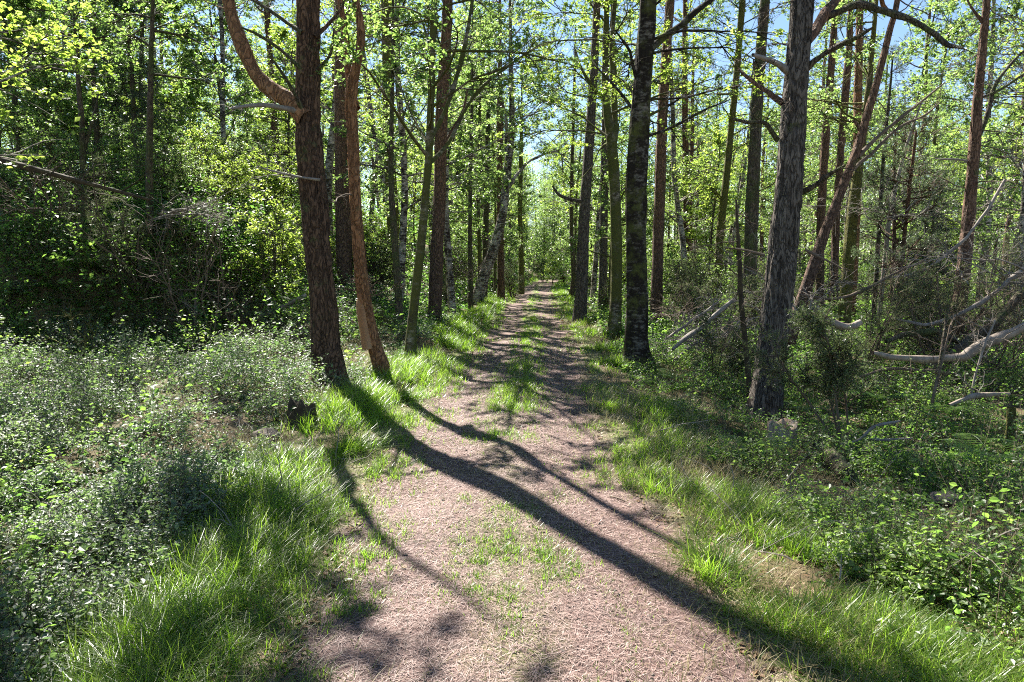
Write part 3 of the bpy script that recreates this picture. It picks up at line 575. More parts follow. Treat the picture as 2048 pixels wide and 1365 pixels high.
hero('pine_tree', 'large grey furrowed pine leaning slightly right in the leafy herbs', 'pine',
     [(1528, 836, 74), (1538, 760, 66), (1550, 650, 63), (1560, 560, 61), (1568, 470, 59), (1575, 400, 57), (1582, 300, 55), (1588, 210, 52), (1598, 100, 48), (1606, 0, 46)], H=13.5, bark='grey_bark', sides=68, amp=.027, seed=30, step=.02, top=('top_a', 5.5), flare=.75,
     limbs=[dict(p=[(1606, 95, 22), (1632, 60, 19), (1662, 15, 16), (1680, -20, 14)], dy=.5, ext=1.5, m='red_bark'),
            dict(p=[(1645, 40, 13), (1680, 25, 15), (1720, 10, 14), (1765, 22, 13), (1800, 38, 13), (1835, 50, 12), (1870, 68, 10), (1895, 88, 9), (1910, 92, 7), (1925, 96, 4)], y0=.3, dy=-.8, m='brown_bark', tw=10, tl=.25),
            dict(p=[(1605, 145, 15), (1640, 115, 11), (1680, 90, 9), (1720, 70, 7), (1745, 55, 4)], dy=-.4, m='brown_bark', tw=10, tl=.4),
            dict(p=[(1580, 142, 14), (1555, 128, 12), (1530, 118, 10), (1505, 110, 6)], dy=-.4, m='dead_wood', tw=5, tl=.25),
            dict(p=[(1566, 208, 11), (1540, 190, 9), (1515, 172, 7), (1490, 150, 5), (1478, 138, 3)], dy=.3, m='red_bark', n='branch', tw=6, tl=.35),
            dict(p=[(1555, 282, 9), (1540, 260, 8), (1528, 246, 7), (1495, 245, 6), (1465, 238, 4)], dy=-.3, m='brown_bark', n='branch', tw=5, tl=.3),
            dict(p=[(1595, 390, 10), (1630, 372, 8), (1660, 350, 7), (1690, 332, 4)], dy=-.4, m='brown_bark', n='branch', tw=6, tl=.35),
            dict(p=[(1610, 500, 5), (1650, 520, 4), (1690, 540, 2)], dy=-.2, m='twig', n='branch', tw=4, tl=.3),
            dict(p=[(1530, 510, 6), (1490, 500, 4), (1450, 495, 2)], dy=.2, m='twig', n='branch', tw=5, tl=.3)], dead=(1.9, 4.8, 6, .9), short='the large grey pine')
hero('pine_tree', 'brown mossy pine directly behind the large grey pine', 'pine', [(1497, 660, 34), (1500, 560, 31), (1503, 450, 29), (1508, 330, 28), (1515, 200, 26), (1522, 100, 24), (1530, 0, 22)], Y=15, H=15, bark='brown_bark', sides=24, seed=32, top=('top_b', 4.5), dead=(2.6, 7.5, 9, 1.5, .016), short='the brown mossy pine')
hero('slim_tree', 'dead black juniper stem against the large grey pine', 'dead tree', [(1498, 770, 14), (1492, 700, 13), (1482, 600, 12), (1479, 520, 10), (1474, 440, 7), (1472, 400, 4)], Y=9.3, H=2.6, bark='rotten_wood', sides=10, amp=.004, seed=33, dead=(.6, 2.3, 12, .8, .008), short='the dead black stem')
hero('slim_tree', 'slender curving trunk far behind the brown mossy pine', 'tree', [(1436, 560, 20), (1440, 470, 17), (1452, 360, 16), (1462, 260, 15), (1472, 160, 14), (1485, 0, 13)], Y=24, H=13, bark='mossy_bark', sides=14, amp=.006, seed=34, crown=dict(z0=3.6, z1=12.6, nb=34, bl=2.4, nleaf=9000, ls=.07, mat='birch_leaf'), short='the slender curving trunk')
hero('pine_tree', 'pale leaning pine slanting right with yellow stripped bark', 'pine',
     [(1585, 660, 40), (1605, 600, 36), (1628, 530, 33), (1650, 465, 28), (1672, 410, 25), (1695, 350, 24), (1718, 290, 23), (1735, 230, 21), (1750, 180, 19), (1768, 110, 17), (1780, 60, 16), (1795, 0, 14)], Y=12.5, H=10, WS=.36, bark='red_bark', sides=26, amp=.009, seed=36, top=('top_b', 4.5), vert=.6,
     limbs=[dict(p=[(1716, 312, 9), (1760, 270, 7), (1810, 230, 6), (1860, 190, 4), (1890, 165, 2)], dy=.5, m='twig', tw=14, tl=.6), dict(p=[(1700, 345, 8), (1750, 300, 6), (1800, 255, 5), (1850, 230, 4), (1880, 205, 2)], dy=.8, m='twig', tw=14, tl=.6),
            dict(p=[(1722, 262, 10), (1712, 245, 7), (1705, 240, 3)], n='branch')], dead=(3.5, 6.5, 5, 1.), short='the pale leaning pine')
hero('pine_tree', 'straight red pine left of a close group of three red pines', 'pine', [(1640, 560, 18), (1642, 430, 17), (1650, 300, 17), (1660, 170, 16), (1668, 60, 14), (1672, 0, 13)], Y=21, H=14, bark='red_bark', sides=18, seed=37, top=('top_b', 4.5), dead=(3, 9, 8, 1.5), short='the outer red pine')
hero('pine_tree', 'middle pine of the close red group, bending slightly right', 'pine', [(1668, 580, 17), (1672, 450, 16), (1680, 320, 16), (1690, 200, 16), (1698, 100, 14), (1702, 0, 12)], Y=22, H=14, bark='red_bark', sides=18, seed=38, top=('top_b', 4.5), dead=(3, 9, 8, 1.5), short='the middle red pine')
hero('pine_tree', 'orange-red pine of the group, crossing behind the pale leaning pine', 'pine', [(1704, 600, 19), (1712, 450, 18), (1714, 300, 17), (1716, 170, 17), (1719, 60, 15), (1720, 0, 14)], Y=19, H=14, bark='orange_bark', sides=18, seed=39, top=('top_a', 5.5), dead=(3, 8.5, 8, 1.5), short='the orange-red pine')
hero('broadleaf_tree', 'dark olive trunk rising behind the foot of the pale leaning pine', 'tree', [(1688, 640, 30), (1694, 560, 27), (1700, 480, 26), (1708, 400, 24), (1722, 300, 18), (1735, 200, 14)], Y=16, H=9, bark='mossy_bark', sides=20, amp=.01, seed=40, crown=dict(z0=4.3, z1=8.6, nb=20, bl=2., nleaf=4500, ls=.06, mat='birch_leaf'), short='the dark olive trunk')
hero('pine_tree', 'tall reddish pine alone near the right edge, many dead snags', 'pine', [(1912, 660, 32), (1924, 560, 29), (1935, 460, 27), (1942, 380, 25), (1950, 280, 23), (1956, 190, 20), (1965, 100, 17), (1974, 0, 14)], Y=13, H=11, bark='red_bark', sides=26, amp=.012, seed=42, top=('top_b', 4.5), dead=(2.2, 6.4, 10, 1.3, .013),
     limbs=[dict(p=[(1950, 290, 9), (1975, 230, 8), (1990, 170, 7), (2020, 130, 5), (2050, 100, 4)], dy=.3, m='brown_bark', tw=10, tl=.5), dict(p=[(1950, 200, 6), (2000, 180, 5), (2060, 140, 4)], dy=.2, m='brown_bark', n='branch', tw=8, tl=.5),
            dict(p=[(1966, 45, 7), (1945, 20, 5), (1930, -10, 4)], dy=.2, n='branch'), dict(p=[(1945, 325, 5), (1910, 320, 4), (1870, 318, 2)], dy=.1, m='dead_wood', n='branch')], short='the snaggy right-hand pine')
hero('slim_tree', 'thin grey pole tree before the pale clearing', 'tree', [(1752, 560, 10), (1760, 430, 9), (1766, 330, 8), (1775, 230, 7), (1782, 160, 5)], Y=17, H=6.5, bark='dark_birch', sides=10, amp=.004, seed=44, dead=(2, 6, 9, 1.4, .008), short='the thin grey pole')
hero('slim_tree', 'pale slanting pole tree beside the thin grey one', 'tree', [(1768, 540, 11), (1780, 430, 10), (1800, 340, 8), (1820, 270, 6), (1845, 200, 4)], Y=17.5, H=5.5, bark='dead_wood', sides=10, amp=.004, seed=45, dead=(2, 5, 8, 1.3, .008), short='the pale slanting pole')
hero('pine_tree', 'shaded slim pine deep between black birch and brown pine', 'pine', [(1375, 600, 17), (1374, 480, 15), (1372, 350, 14), (1370, 200, 13), (1370, 50, 12)], Y=28, H=15, bark='pine_bark', sides=14, seed=46, top=('top_b', 4.5), dead=(2, 9, 9, 1.6), short='the shaded slim pine')
# left bank
hero('slim_tree', 'crooked thin trunk at far left above the dark bank', 'tree', [(165, 440, 13), (166, 330, 13), (164, 250, 13), (158, 180, 10), (152, 90, 8)], Y=15, H=8, bark='brown_bark', sides=10, amp=.005, seed=50, limbs=[dict(p=[(166, 300, 8), (180, 260, 7), (188, 230, 5), (200, 180, 3)], dy=.3, n='branch')], crown=dict(z0=3., z1=7.8, nb=24, bl=1.7, nleaf=5000, ls=.055, mat='dark_leaf'), short='the crooked far-left trunk')
hero('slim_tree', 'dark straight trunk above the grey dead brushwood', 'tree', [(300, 470, 17), (299, 350, 16), (300, 240, 14), (302, 120, 11), (305, 0, 8)], Y=14, H=8, bark='brown_bark', sides=12, amp=.005, seed=51, crown=dict(z0=2.8, z1=7.8, nb=24, bl=1.4, nleaf=4500, ls=.055, mat='dark_leaf'), short='the trunk above the brushwood')

# ------------------------------------------------------------------ trees and bushes that fill the wood
def rel(px, Y):
    best = min(HERO, key=lambda h: abs(h[0]-px)+18*abs(h[1]-Y)*.6)
    d = px-best[0]; far = Y-best[1]
    side = 'beside' if abs(d) < 45 else ('a little left of' if -160 < d < 0 else 'a little right of' if 0 < d < 160 else 'well left of' if d < 0 else 'well right of')
    deep = ' and far behind' if far > 14 else ' and behind' if far > 4 else ' and in front of' if far < -3 else ''
    return (side+deep+' '+best[2])
FIRST = {'birch_a': 'leafy birch', 'birch_b': 'mossy-stemmed birch', 'birch_c': 'tall bright-leaved birch', 'slim_a': 'thin dark-stemmed sapling', 'slim_b': 'thin leaning birch sapling', 'oak': 'dense broadleaf tree', 'rowan': 'small yellow-green tree',
         'pine_a': 'brown pine', 'pine_b': 'tall red pine', 'pine_c': 'low-crowned red pine', 'pine_low': 'short bushy pine', 'thicket_a': 'dark leafy bush', 'thicket_b': 'low green bush', 'thicket_c': 'bright-leaved bush',
         'juniper_a': 'upright juniper', 'juniper_b': 'spreading juniper', 'juniper_c': 'tall narrow juniper', 'juniper_fork': 'fork-stemmed juniper', 'juniper_grey': 'dull grey-green juniper', 'spruce_a': 'drooping dark spruce', 'spruce_b': 'young spruce'}
USED = {}
def auto(key, x, y, sc=1., label=None, dz=-.03):
    px = 1024+x*F/y
    lab = label or (FIRST[key]+' '+rel(px, y))
    r = plant(key, x, y, lab, None, sc, None, dz)
    USED.setdefault(lab, []).append(r)
    return r
placed = [(h[0]-1024)*h[1]/F for h in HERO]; placed = [(a, h[1]) for a, h in zip(placed, HERO)]
def fill(rg, n, xr, yr, kinds, gap, sc=(.85, 1.15), clear=2.3):
    c = 0; tries = 0
    while c < n and tries < n*60:
        tries += 1; y = yr[0]+(yr[1]-yr[0])*rg.random()**.8; x = rg.uniform(*xr)
        if abs(x-cx(y)) < clear or abs(1024+x*F/y-1024) > 1180: continue
        if -10.5 < x < -5. and 17 < y < 24: continue
        if any((x-a)**2+(y-b)**2 < gap**2 for a, b in placed): continue
        placed.append((x, y)); auto(kinds[rg.integers(len(kinds))], x, y, rg.uniform(*sc)); c += 1
# leafy wall on the left bank
for key, px, Y, sc in [('oak', 60, 20.5, 1.1), ('oak', 210, 21, 1.15), ('thicket_c', 430, 18, .8), ('thicket_b', 500, 19.5, 1.), ('spruce_a', 290, 20.5, .9), ('oak', -60, 19, 1.), ('birch_b', 120, 23, 1.1), ('birch_a', 470, 25, 1.), ('birch_a', 800, 18, 1.), ('birch_c', 660, 20, .95), ('oak', 300, 25, 1.2), ('oak', 150, 27, 1.2), ('oak', 20, 25, 1.2), ('oak', 250, 30, 1.3), ('birch_c', 350, 31, 1.1), ('thicket_c', 470, 15.8, .6), ('thicket_c', 560, 17.5, .8), ('thicket_b', 30, 14.8, .7), ('thicket_a', 330, 15.2, .65),
                      ('thicket_c', 540, 14, .8), ('juniper_c', 285, 13.2, .75), ('thicket_a', 90, 15, .8), ('thicket_b', 385, 16, .7), ('pine_c', 560, 26, 1.), ('thicket_a', 220, 15.5, .7), ('thicket_c', 700, 19, .8), ('thicket_b', 755, 18, .8), ('rowan', 590, 21, .9),
                      ('thicket_c', 780, 26, .9), ('juniper_b', 905, 24, .7), ('juniper_a', 1025, 36, .8), ('thicket_a', 900, 30, .9)]:
    x = (px-1024)*Y/F; placed.append((x, Y)); auto(key, x, Y, sc)
# junipers, bushes and young pines on the right
for key, px, Y, sc in [('juniper_fork', 1705, 6.95, 1.), ('juniper_grey', 1440, 11, .75), ('juniper_b', 1890, 10.5, .95), ('juniper_b', 1440, 13.5, .95), ('juniper_b', 1400, 17, 1.), ('juniper_a', 1740, 10.5, .6), ('pine_low', 1800, 15, .55), ('juniper_c', 1475, 19, .8), ('thicket_b', 1390, 22, 1.), ('juniper_a', 1995, 15, .9), ('spruce_b', 1860, 17, .8), ('birch_b', 1850, 24, 1.), ('birch_a', 1960, 22, 1.),
                      ('rowan', 1420, 26, 1.1), ('birch_c', 1370, 24, .9), ('birch_a', 1560, 30, 1.), ('pine_low', 1780, 22, .7), ('juniper_b', 1620, 18, .8), ('thicket_b', 1350, 31, 1.), ('thicket_c', 1235, 34, .8), ('juniper_b', 1190, 36, .8), ('birch_c', 983, 43, 1.), ('birch_b', 1160, 46, 1.1), ('birch_c', 1150, 55, 1.), ('birch_a', 1008, 54, 1.05), ('birch_c', 1020, 63, 1.), ('birch_a', 1148, 66, 1.1), ('birch_b', 990, 35, .95), ('birch_b', 1150, 38, 1.), ('birch_a', 905, 20.5, 1.1), ('birch_b', 960, 29, 1.15), ('birch_c', 1185, 31, 1.), ('birch_b', 1222, 22, 1.05), ('birch_a', 1110, 84, 1.2), ('thicket_c', 1105, 62, 1.0), ('thicket_b', 1085, 66, 1.), ('juniper_b', 1130, 58, .9), ('birch_a', 2040, 17, .9), ('juniper_c', 2010, 12, .6)]:
    x = (px-1024)*Y/F; placed.append((x, Y)); auto(key, x, Y, sc)
rg = np.random.default_rng(77)
fill(rg, 15, (-24, -3.0), (22, 34), ['oak', 'birch_a', 'birch_b', 'oak', 'birch_c', 'rowan'], 2.2, clear=4.2)
fill(rg, 26, (-26, -1.0), (34, 54), ['birch_a', 'birch_b', 'birch_c', 'pine_a', 'pine_b', 'slim_b', 'oak'], 2.2)
fill(rg, 11, (3.2, 24), (22, 34), ['pine_a', 'pine_b', 'pine_c', 'birch_b', 'slim_b', 'birch_a', 'birch_c'], 2.3)
fill(rg, 20, (3.2, 34), (36, 54), ['birch_a', 'birch_c', 'pine_b', 'birch_c', 'birch_b'], 2.4)
fill(rg, 16, (-20, 24), (16, 30), ['thicket_a', 'thicket_b', 'juniper_a', 'juniper_b', 'thicket_c'], 1.6, (.5, .9), 2.6)
fill(rg, 46, (-26, 30), (27, 54), ['thicket_c', 'thicket_b', 'thicket_c', 'rowan'], 1.5, (.7, 1.1), 2.2)
# two crowns added just outside the frame to shade the foreground
for key, x, y, sc in [('birch_c', -6.5, 8.3, .8), ('oak', -7.6, 7.2, .95)]: auto(key, x, y, sc)
hero('birch_tree', 'unseen added birch leaning in over the left edge, its leaves shading the corner grass', 'birch', [(1024-7.5*F/8.8, 680, 30), (1024-7.25*F/8.8, 400, 26), (1024-6.65*F/8.8, 0, 22), (1024-6.05*F/8.8, -300, 18)], Y=8.8, H=10, bark='birch', sides=14, amp=.005, seed=77, crown=dict(z0=5.6, z1=9.8, nb=30, bl=2.3, nleaf=12000, ls=.07, azr=(-1.7, 1.2)))  # out-of-frame tree added so its crown darkens the bottom-left grass
GREEK = 0
for lab, rs in USED.items():
    if len(rs) > 1:
        for r in rs: r['group'] = 'look-alike '+r['category']+' plants in the wood'

# ------------------------------------------------------------------ far wood as one mass
def far_wood():
    rg = np.random.default_rng(99); w = MB(); l = MB()
    for i in range(300):
        for _ in range(20):
            y = 54+72*rg.random()**1.4; x = rg.uniform(-.85, .85)*y
            if abs(x-cx(y)) > 2.6: break
        H = rg.uniform(9, 17); z = np.linspace(-.2, H, 6); zb = g1(x, y); b = rg.normal(0, .03, 2)
        tp = np.stack([x+b[0]*z, y+b[1]*z, zb+z], 1); tubes(w, tp, rg.uniform(.07, .16), .03, 6)
        n = 2600; pine = rg.random() < .35
        z0 = H*(.45 if pine else .06); u = rg.uniform(0, 1, n); zz = z0+(H-z0)*u
        nc = 34; ci = rg.integers(0, nc, n); ca = rg.uniform(0, 6.28, nc); cz = z0+(H-z0)*rg.uniform(0, 1, nc); cr = rg.uniform(.2, 2.6, nc)*(1.1-.7*(cz-z0)/(H-z0))
        C = np.stack([x+np.cos(ca)*cr, y+np.sin(ca)*cr, zb+cz], 1)[ci]+rg.normal(0, 1, (n, 3))*np.array([.55, .55, .28])
        leaves(l, C, .21 if not pine else .17, rg, .7, .6, tint=np.full(n, rg.uniform(.1, .9)))
    for i in range(90):
        y = rg.uniform(70, 118); x = cx(y)+rg.uniform(-16, 10)
        if abs(x-cx(y)) < 2.2 and y < 88: continue
        H = rg.uniform(7, 13); n = 2600; zb = g1(x, y); z = np.linspace(-.2, H, 6); tubes(w, np.stack([x+0*z, y+0*z, zb+z], 1), .09, .03, 6)
        cz = H*.04+H*.96*rg.uniform(0, 1, 34); ca = rg.uniform(0, 6.28, 34); cr = rg.uniform(.2, 2.4, 34)*(1.1-.7*cz/H); ci = rg.integers(0, 34, n)
        C = np.stack([x+np.cos(ca)*cr, y+np.sin(ca)*cr, zb+cz], 1)[ci]+rg.normal(0, 1, (n, 3))*np.array([.55, .55, .3]); leaves(l, C, .2, rg, .7, .6, tint=np.full(n, rg.uniform(.3, 1.)))
    for i in range(420):
        y = rg.uniform(52, 120); x = rg.uniform(-.8, .8)*y
        if abs(x-cx(y)) < 2.2: continue
        n = 900; C = np.array([x, y, g1(x, y)+.9])+rg.normal(0, 1, (n, 3))*np.array([1., 1., .7]); leaves(l, C, .17, rg, .7, .6, tint=np.full(n, rg.uniform(.1, .9)))
    fw = tag(w.build('far_wood', M['pine_bark'], smooth=True), 'far-off wood of thin trunks and pale green leaves', 'wood', kind='stuff')
    o = l.build('foliage', M['birch_leaf'], fw); tag(o, kind='stuff')
far_wood()

# ------------------------------------------------------------------ ground cover (stuff)
def side_pts(rg, n, ymin, ymax, smin, smax, side):
    y = np.exp(rg.uniform(math.log(ymin), math.log(ymax), n)); s = smin+(np.minimum(smax, .78*y+1.2)-smin)*rg.random(n); x = cx(y)+side*s
    return x, y, s
CLEAR = [(*hit(px_, py_)[:2], r_) for px_, py_, r_ in [(1563, 892, .24), (1575, 935, .24), (660*1, 800, .35), (1610, 965, .2), (1640, 995, .2), (1690, 1030, .2), (1528, 850, .3), (1630, 940, .12), (1660, 960, .1), (1690, 985, .12), (1925, 1128, .1), (1895, 1020, .08), (603, 858, .2), (600, 900, .2), (585, 880, .16), (530, 890, .08), (1705, 870, .1), (2015, 915, .14)]]
def clear_of(x, y):
    k = np.ones(len(x), bool)
    for a, b, r in CLEAR: k &= (x-a)**2+((y-b)*.7)**2 > r*r
    return k
def sprigs(name, label, cat, seed, n, m, side, ymin, ymax, smin, smax, hgt, ls, mat, tilt, tint, thin=None, stem=True, box=None):
    rg = np.random.default_rng(seed); x, y, s = side_pts(rg, n, ymin, ymax, smin, smax, side)
    if box: x = rg.uniform(box[0], box[1], n); y = rg.uniform(box[2], box[3], n); s = side*(x-cx(y))
    d = n2(x, y, .75, seed)*.6+n2(x, y, 2.2, seed+1)*.4
    k = rg.random(n) < sst((d-(.22 if side < 0 else .26))/.16)*sst((s-smin+.15)/.5)
    k &= clear_of(x, y)
    if box is None and ymin < 5: k &= rg.random(n) < .35+.65*sst((n2(x, y, 1.45, seed+7)*.7+n2(x, y, 3.6, seed+8)*.3-.3)/.18)
    x, y, s, d = x[k], y[k], s[k], d[k]; n = len(x)
    lod = np.maximum(1, y/7.); ls = ls*np.where(y < 4.5, .9, 1.)
    md = n2(x, y, 1.45, seed+7)*.7+n2(x, y, 3.6, seed+8)*.3; h = hgt*(.22+1.55*sst((md-.36)/.3))*rg.uniform(.5, 1.2, n)*np.minimum(1.5, lod**.3)*np.minimum(1, .4+(s-smin)*.8)*(1+1.6*sst((y-20)/25)*sst((s-2.5)/2))
    B = np.stack([x, y, gz(x, y)-.01], 1); D = norm(np.stack([rg.normal(0, .45, n), rg.normal(0, .45, n), np.ones(n)], 1))
    mb = MB(); pts = grow(rg, B, D, h*1.1, 3, .2, .0)
    t = np.sort(.25+.75*rg.random((n, m)), 1); f = np.minimum((t*3).astype(int), 2); u = (t*3-f)[..., None]; ii = np.arange(n)[:, None]
    C = pts[ii, f]*(1-u)+pts[ii, f+1]*u
    az = rg.uniform(0, 6.28, (n, m)); dd = np.stack([np.cos(az), np.sin(az), .15+0*az], -1); sz = np.broadcast_to((ls*lod**.8*rg.choice([.65, .85, 1., 1.25, 1.7], n))[:, None], (n, m))
    C = C+dd*(sz*rg.uniform(.4, 1.6, (n, m)))[..., None]
    tn = np.repeat(np.clip(tint+(n2(x, y, 1.3, seed+3)-.5)*.9+rg.normal(0, .1, n), 0, 1), m)
    near = np.repeat(y < 6.5, m)
    C = C.reshape(-1, 3); dd = dd.reshape(-1, 3); sz = sz.ravel()
    leaves(mb, C[near], sz[near], rg, tilt, .58, dd[near], True, tn[near]); leaves(mb, C[~near], sz[~near], rg, tilt, .62, dd[~near], False, tn[~near])
    o = tag(mb.build(name, M[mat]), label, cat, kind='stuff')
    if stem:
        ms = MB(); q = y < 14; tubes(ms, pts[q], .0018*lod[q], .001, 3); st = ms.build('stems', M['twig'], o); tag(st, kind='stuff')
    return o
sprigs('bilberry_undergrowth', 'pale glinting bilberry undergrowth left of the path', 'undergrowth', 301, 42000, 15, -1, 1.3, 19, 1.75, 14, .27, .0215, 'bilberry', .62, .5)
sprigs('herb_undergrowth', 'fresh green low herbs right of the path', 'undergrowth', 302, 36000, 15, 1, 1.3, 22, 1.55, 16, .23, .0215, 'herb', .55, .5)
sprigs('bank_undergrowth', 'dark green leafy growth covering the steep left bank', 'undergrowth', 321, 9000, 13, -1, 12, 16, 2.2, 14, .5, .034, 'herb', .5, .3, box=(-14, -5.2, 11.6, 16))
sprigs('mixed_undergrowth', 'scattered broader leaved plants among the left undergrowth', 'undergrowth', 311, 3000, 9, -1, 1.5, 16, 1.9, 12, .40, .032, 'herb', .5, .7)
sprigs('mixed_undergrowth', 'scattered broader leaved plants among the right herbs', 'undergrowth', 312, 3200, 9, 1, 1.4, 16, 1.8, 12, .34, .027, 'herb', .55, .7)
sprigs('forest_floor_plants', 'leafy low plants across the forest floor behind the left verge', 'undergrowth', 303, 12000, 13, -1, 13, 80, 2.0, 60, .35, .032, 'herb', .5, .35, stem=False)
sprigs('forest_floor_plants', 'leafy low plants across the forest floor behind the right verge', 'undergrowth', 304, 13000, 13, 1, 14, 80, 2.0, 60, .3, .032, 'herb', .5, .6, stem=False)

def grass(name, label, seed, n, side, smin, smax, ymin, ymax, L, keepd, w=.0038, straw=False, tuft=.5, lean=.45):
    rg = np.random.default_rng(seed); y = np.exp(rg.uniform(math.log(ymin), math.log(ymax), n)); s = rg.normal((smin+smax)/2, (smax-smin)/3.2, n); x = cx(y)+side*s
    # tufts: pull the blades to tuft centres
    lod = np.maximum(1, y/4.5); cell = .16*lod**.5; gx = np.round(x/cell)*cell; gy = np.round(y/cell)*cell
    jx = (_h(np.round(x/cell).astype(np.int64), np.round(y/cell).astype(np.int64), np.zeros(n, np.int64), seed)-.5)*cell; jy = (_h(np.round(y/cell).astype(np.int64), np.round(x/cell).astype(np.int64), np.ones(n, np.int64), seed)-.5)*cell
    a = rg.random(n)*tuft; x = x*(1-a)+(gx+jx)*a; y = np.maximum(.9, y*(1-a)+(gy+jy)*a)
    d = n2(x, y, 1.1, seed+2)*.65+n2(x, y, 3.1, seed+3)*.35
    k = rg.random(n) < sst((d-keepd)/.25)*(1. if L > .15 else np.interp(y, [3, 7, 12, 25], [1, .8, .3, .5])); x, y, d, lod, s = x[k], y[k], d[k], lod[k], s[k]; n = len(x)
    edge_f = np.exp(-((s-(smin+smax)/2)/((smax-smin)*.55))**2)
    ln = L*(.35+.9*d)*(.35+.65*edge_f)*rg.uniform(.5, 1.25, n)*np.minimum(1.35, lod**.2)*(1 if L > .15 else np.minimum(1, 1.25-.02*y)); az = rg.uniform(0, 6.28, n)
    mb = MB(); tn = np.clip(rg.normal(.42, .2, n)+(d-.5)*.5, 0, 1)
    blades(mb, np.stack([x, y, gz(x, y)-.008], 1), ln, az, rg.uniform(.05, lean, n), rg.uniform(.1, .75, n), w*lod**.72*rg.uniform(.7, 1.3, n), tn, 3)
    return tag(mb.build(name, M['straw' if straw else 'grass']), label, 'grass', kind='stuff')
grass('verge_grass', 'long bright grass along the left verge of the path', 401, 95000, -1, 1.12, 2.1, 1.3, 75, .25, .36, lean=.75, tuft=.55)
grass('verge_grass', 'tufted bright grass along the right verge of the path', 402, 80000, 1, 1.15, 2.0, 1.3, 75, .19, .42, lean=.75, tuft=.55)
grass('path_grass', 'thin short grass growing along the middle of the path', 403, 120000, 1, -.34, .44, 1.6, 60, .095, .29)
grass('path_grass', 'short sparse grass at the left edge of the path', 404, 60000, -1, .6, 1.35, 1.6, 60, .11, .36)
grass('path_grass', 'short sparse grass at the right edge of the path', 405, 64000, 1, .65, 1.5, 1.6, 60, .11, .33)
grass('dry_grass', 'straw-pale dry grass among the verge tufts', 406, 34000, 1, .8, 2.6, 1.3, 30, .18, .36, .003, True)
grass('dry_grass', 'straw-pale dry grass behind the left verge', 407, 34000, -1, .9, 4.6, 1.4, 22, .18, .40, .003, True)

def litter():
    rg = np.random.default_rng(501); n = 95000; y = np.exp(rg.uniform(math.log(1.7), math.log(15), n)); s = rg.normal(0, .62, n); k = np.abs(s) < 1.35; y = y[k]; s = s[k]; n = len(y); x = cx(y)+s
    az = rg.uniform(0, 6.28, n); ln = rg.uniform(.025, .065, n)*np.maximum(1, y/5)**.6; w = .0017*np.maximum(1, y/3.2)
    z = gz(x, y)+.014+rg.uniform(0, .006, n); C = np.stack([x, y, z], 1); d = np.stack([np.cos(az), np.sin(az), rg.normal(0, .12, n)], 1); sd = np.stack([-np.sin(az), np.cos(az), np.zeros(n)], 1)
    v = np.stack([C-d*ln[:, None]*.5-sd*w[:, None]*.5, C+d*ln[:, None]*.5-sd*w[:, None]*.5, C+d*ln[:, None]*.5+sd*w[:, None]*.5, C-d*ln[:, None]*.5+sd*w[:, None]*.5], 1)
    mb = MB(); mb.quads(v.reshape(-1, 3), np.arange(4*n).reshape(-1, 4), rg.uniform(0, 1, n)); tag(mb.build('needle_litter', M['litter']), 'red-brown fallen pine needles covering the path', 'litter', kind='stuff')
    n = 9000; side = np.where(rg.random(n) < .5, -1, 1); y = np.exp(rg.uniform(math.log(1.6), math.log(40), n)); s = .9+rg.random(n)**1.5*np.minimum(9, y*.7); x = cx(y)+side*s
    mb = MB(); leaves(mb, np.stack([x, y, gz(x, y)+.02], 1), .035*np.maximum(1, y/8), rg, .25, .6, oval=True); tag(mb.build('leaf_litter', M['dead_leaf']), 'brown fallen leaves scattered under the trees', 'litter', kind='stuff')
litter()
def sticks():
    rg = np.random.default_rng(511); n = 480; side = np.where(rg.random(n) < .5, -1, 1); y = np.exp(rg.uniform(math.log(3.2), math.log(26), n)); s = 1.2+rg.random(n)*np.minimum(9, y*.7); x = cx(y)+side*s
    a = rg.uniform(0, 6.28, n); L = rg.uniform(.12, .6, n); D = np.stack([np.cos(a), np.sin(a), rg.uniform(0, .7, n)], 1); b = grow(rg, np.stack([x, y, gz(x, y)+.03], 1), D, L, 6, .16, -.01); mb = MB(); tubes(mb, b, rg.uniform(.002, .006, n)*np.maximum(1, y/9), .0015, 5)
    S2, D2, _, _ = child(rg, b, n*2, .3, 1, (.4, 1.1)); tubes(mb, grow(rg, S2, D2, .22*rg.uniform(.3, 1.2, n*2), 4, .2), .0025, .001, 3)
    tag(mb.build('twig_litter', M['dead_wood']), 'thin dead twigs littering the ground under the trees', 'litter', kind='stuff')
sticks()
def grit():
    rg = np.random.default_rng(521); n = 900; y = np.exp(rg.uniform(math.log(2), math.log(14), n)); x = cx(y)+rg.normal(0, .65, n); r = rg.uniform(.004, .014, n); mb = MB()
    a = np.arange(6)*pi/3; V = []
    for zz, k in ((0, 1.), (.5, .8), (.75, .05)): V.append(np.stack([np.cos(a)*k, np.sin(a)*k, a*0+zz], 1))
    V = np.concatenate(V); q = np.array([[j*6+i, j*6+(i+1) % 6, j*6+6+(i+1) % 6, j*6+6+i] for j in range(2) for i in range(6)])
    v = V[None]*(r[:, None, None]*rg.uniform(.6, 1.3, (n, 18, 1)))+np.stack([x, y, gz(x, y)+.012], 1)[:, None]; mb.quads(v.reshape(-1, 3), (q[None]+np.arange(n)[:, None, None]*18).reshape(-1, 4), .5)
    tag(mb.build('grit', M['rock']), 'small stones and crumbs scattered over the path', 'grit', kind='stuff')
grit()

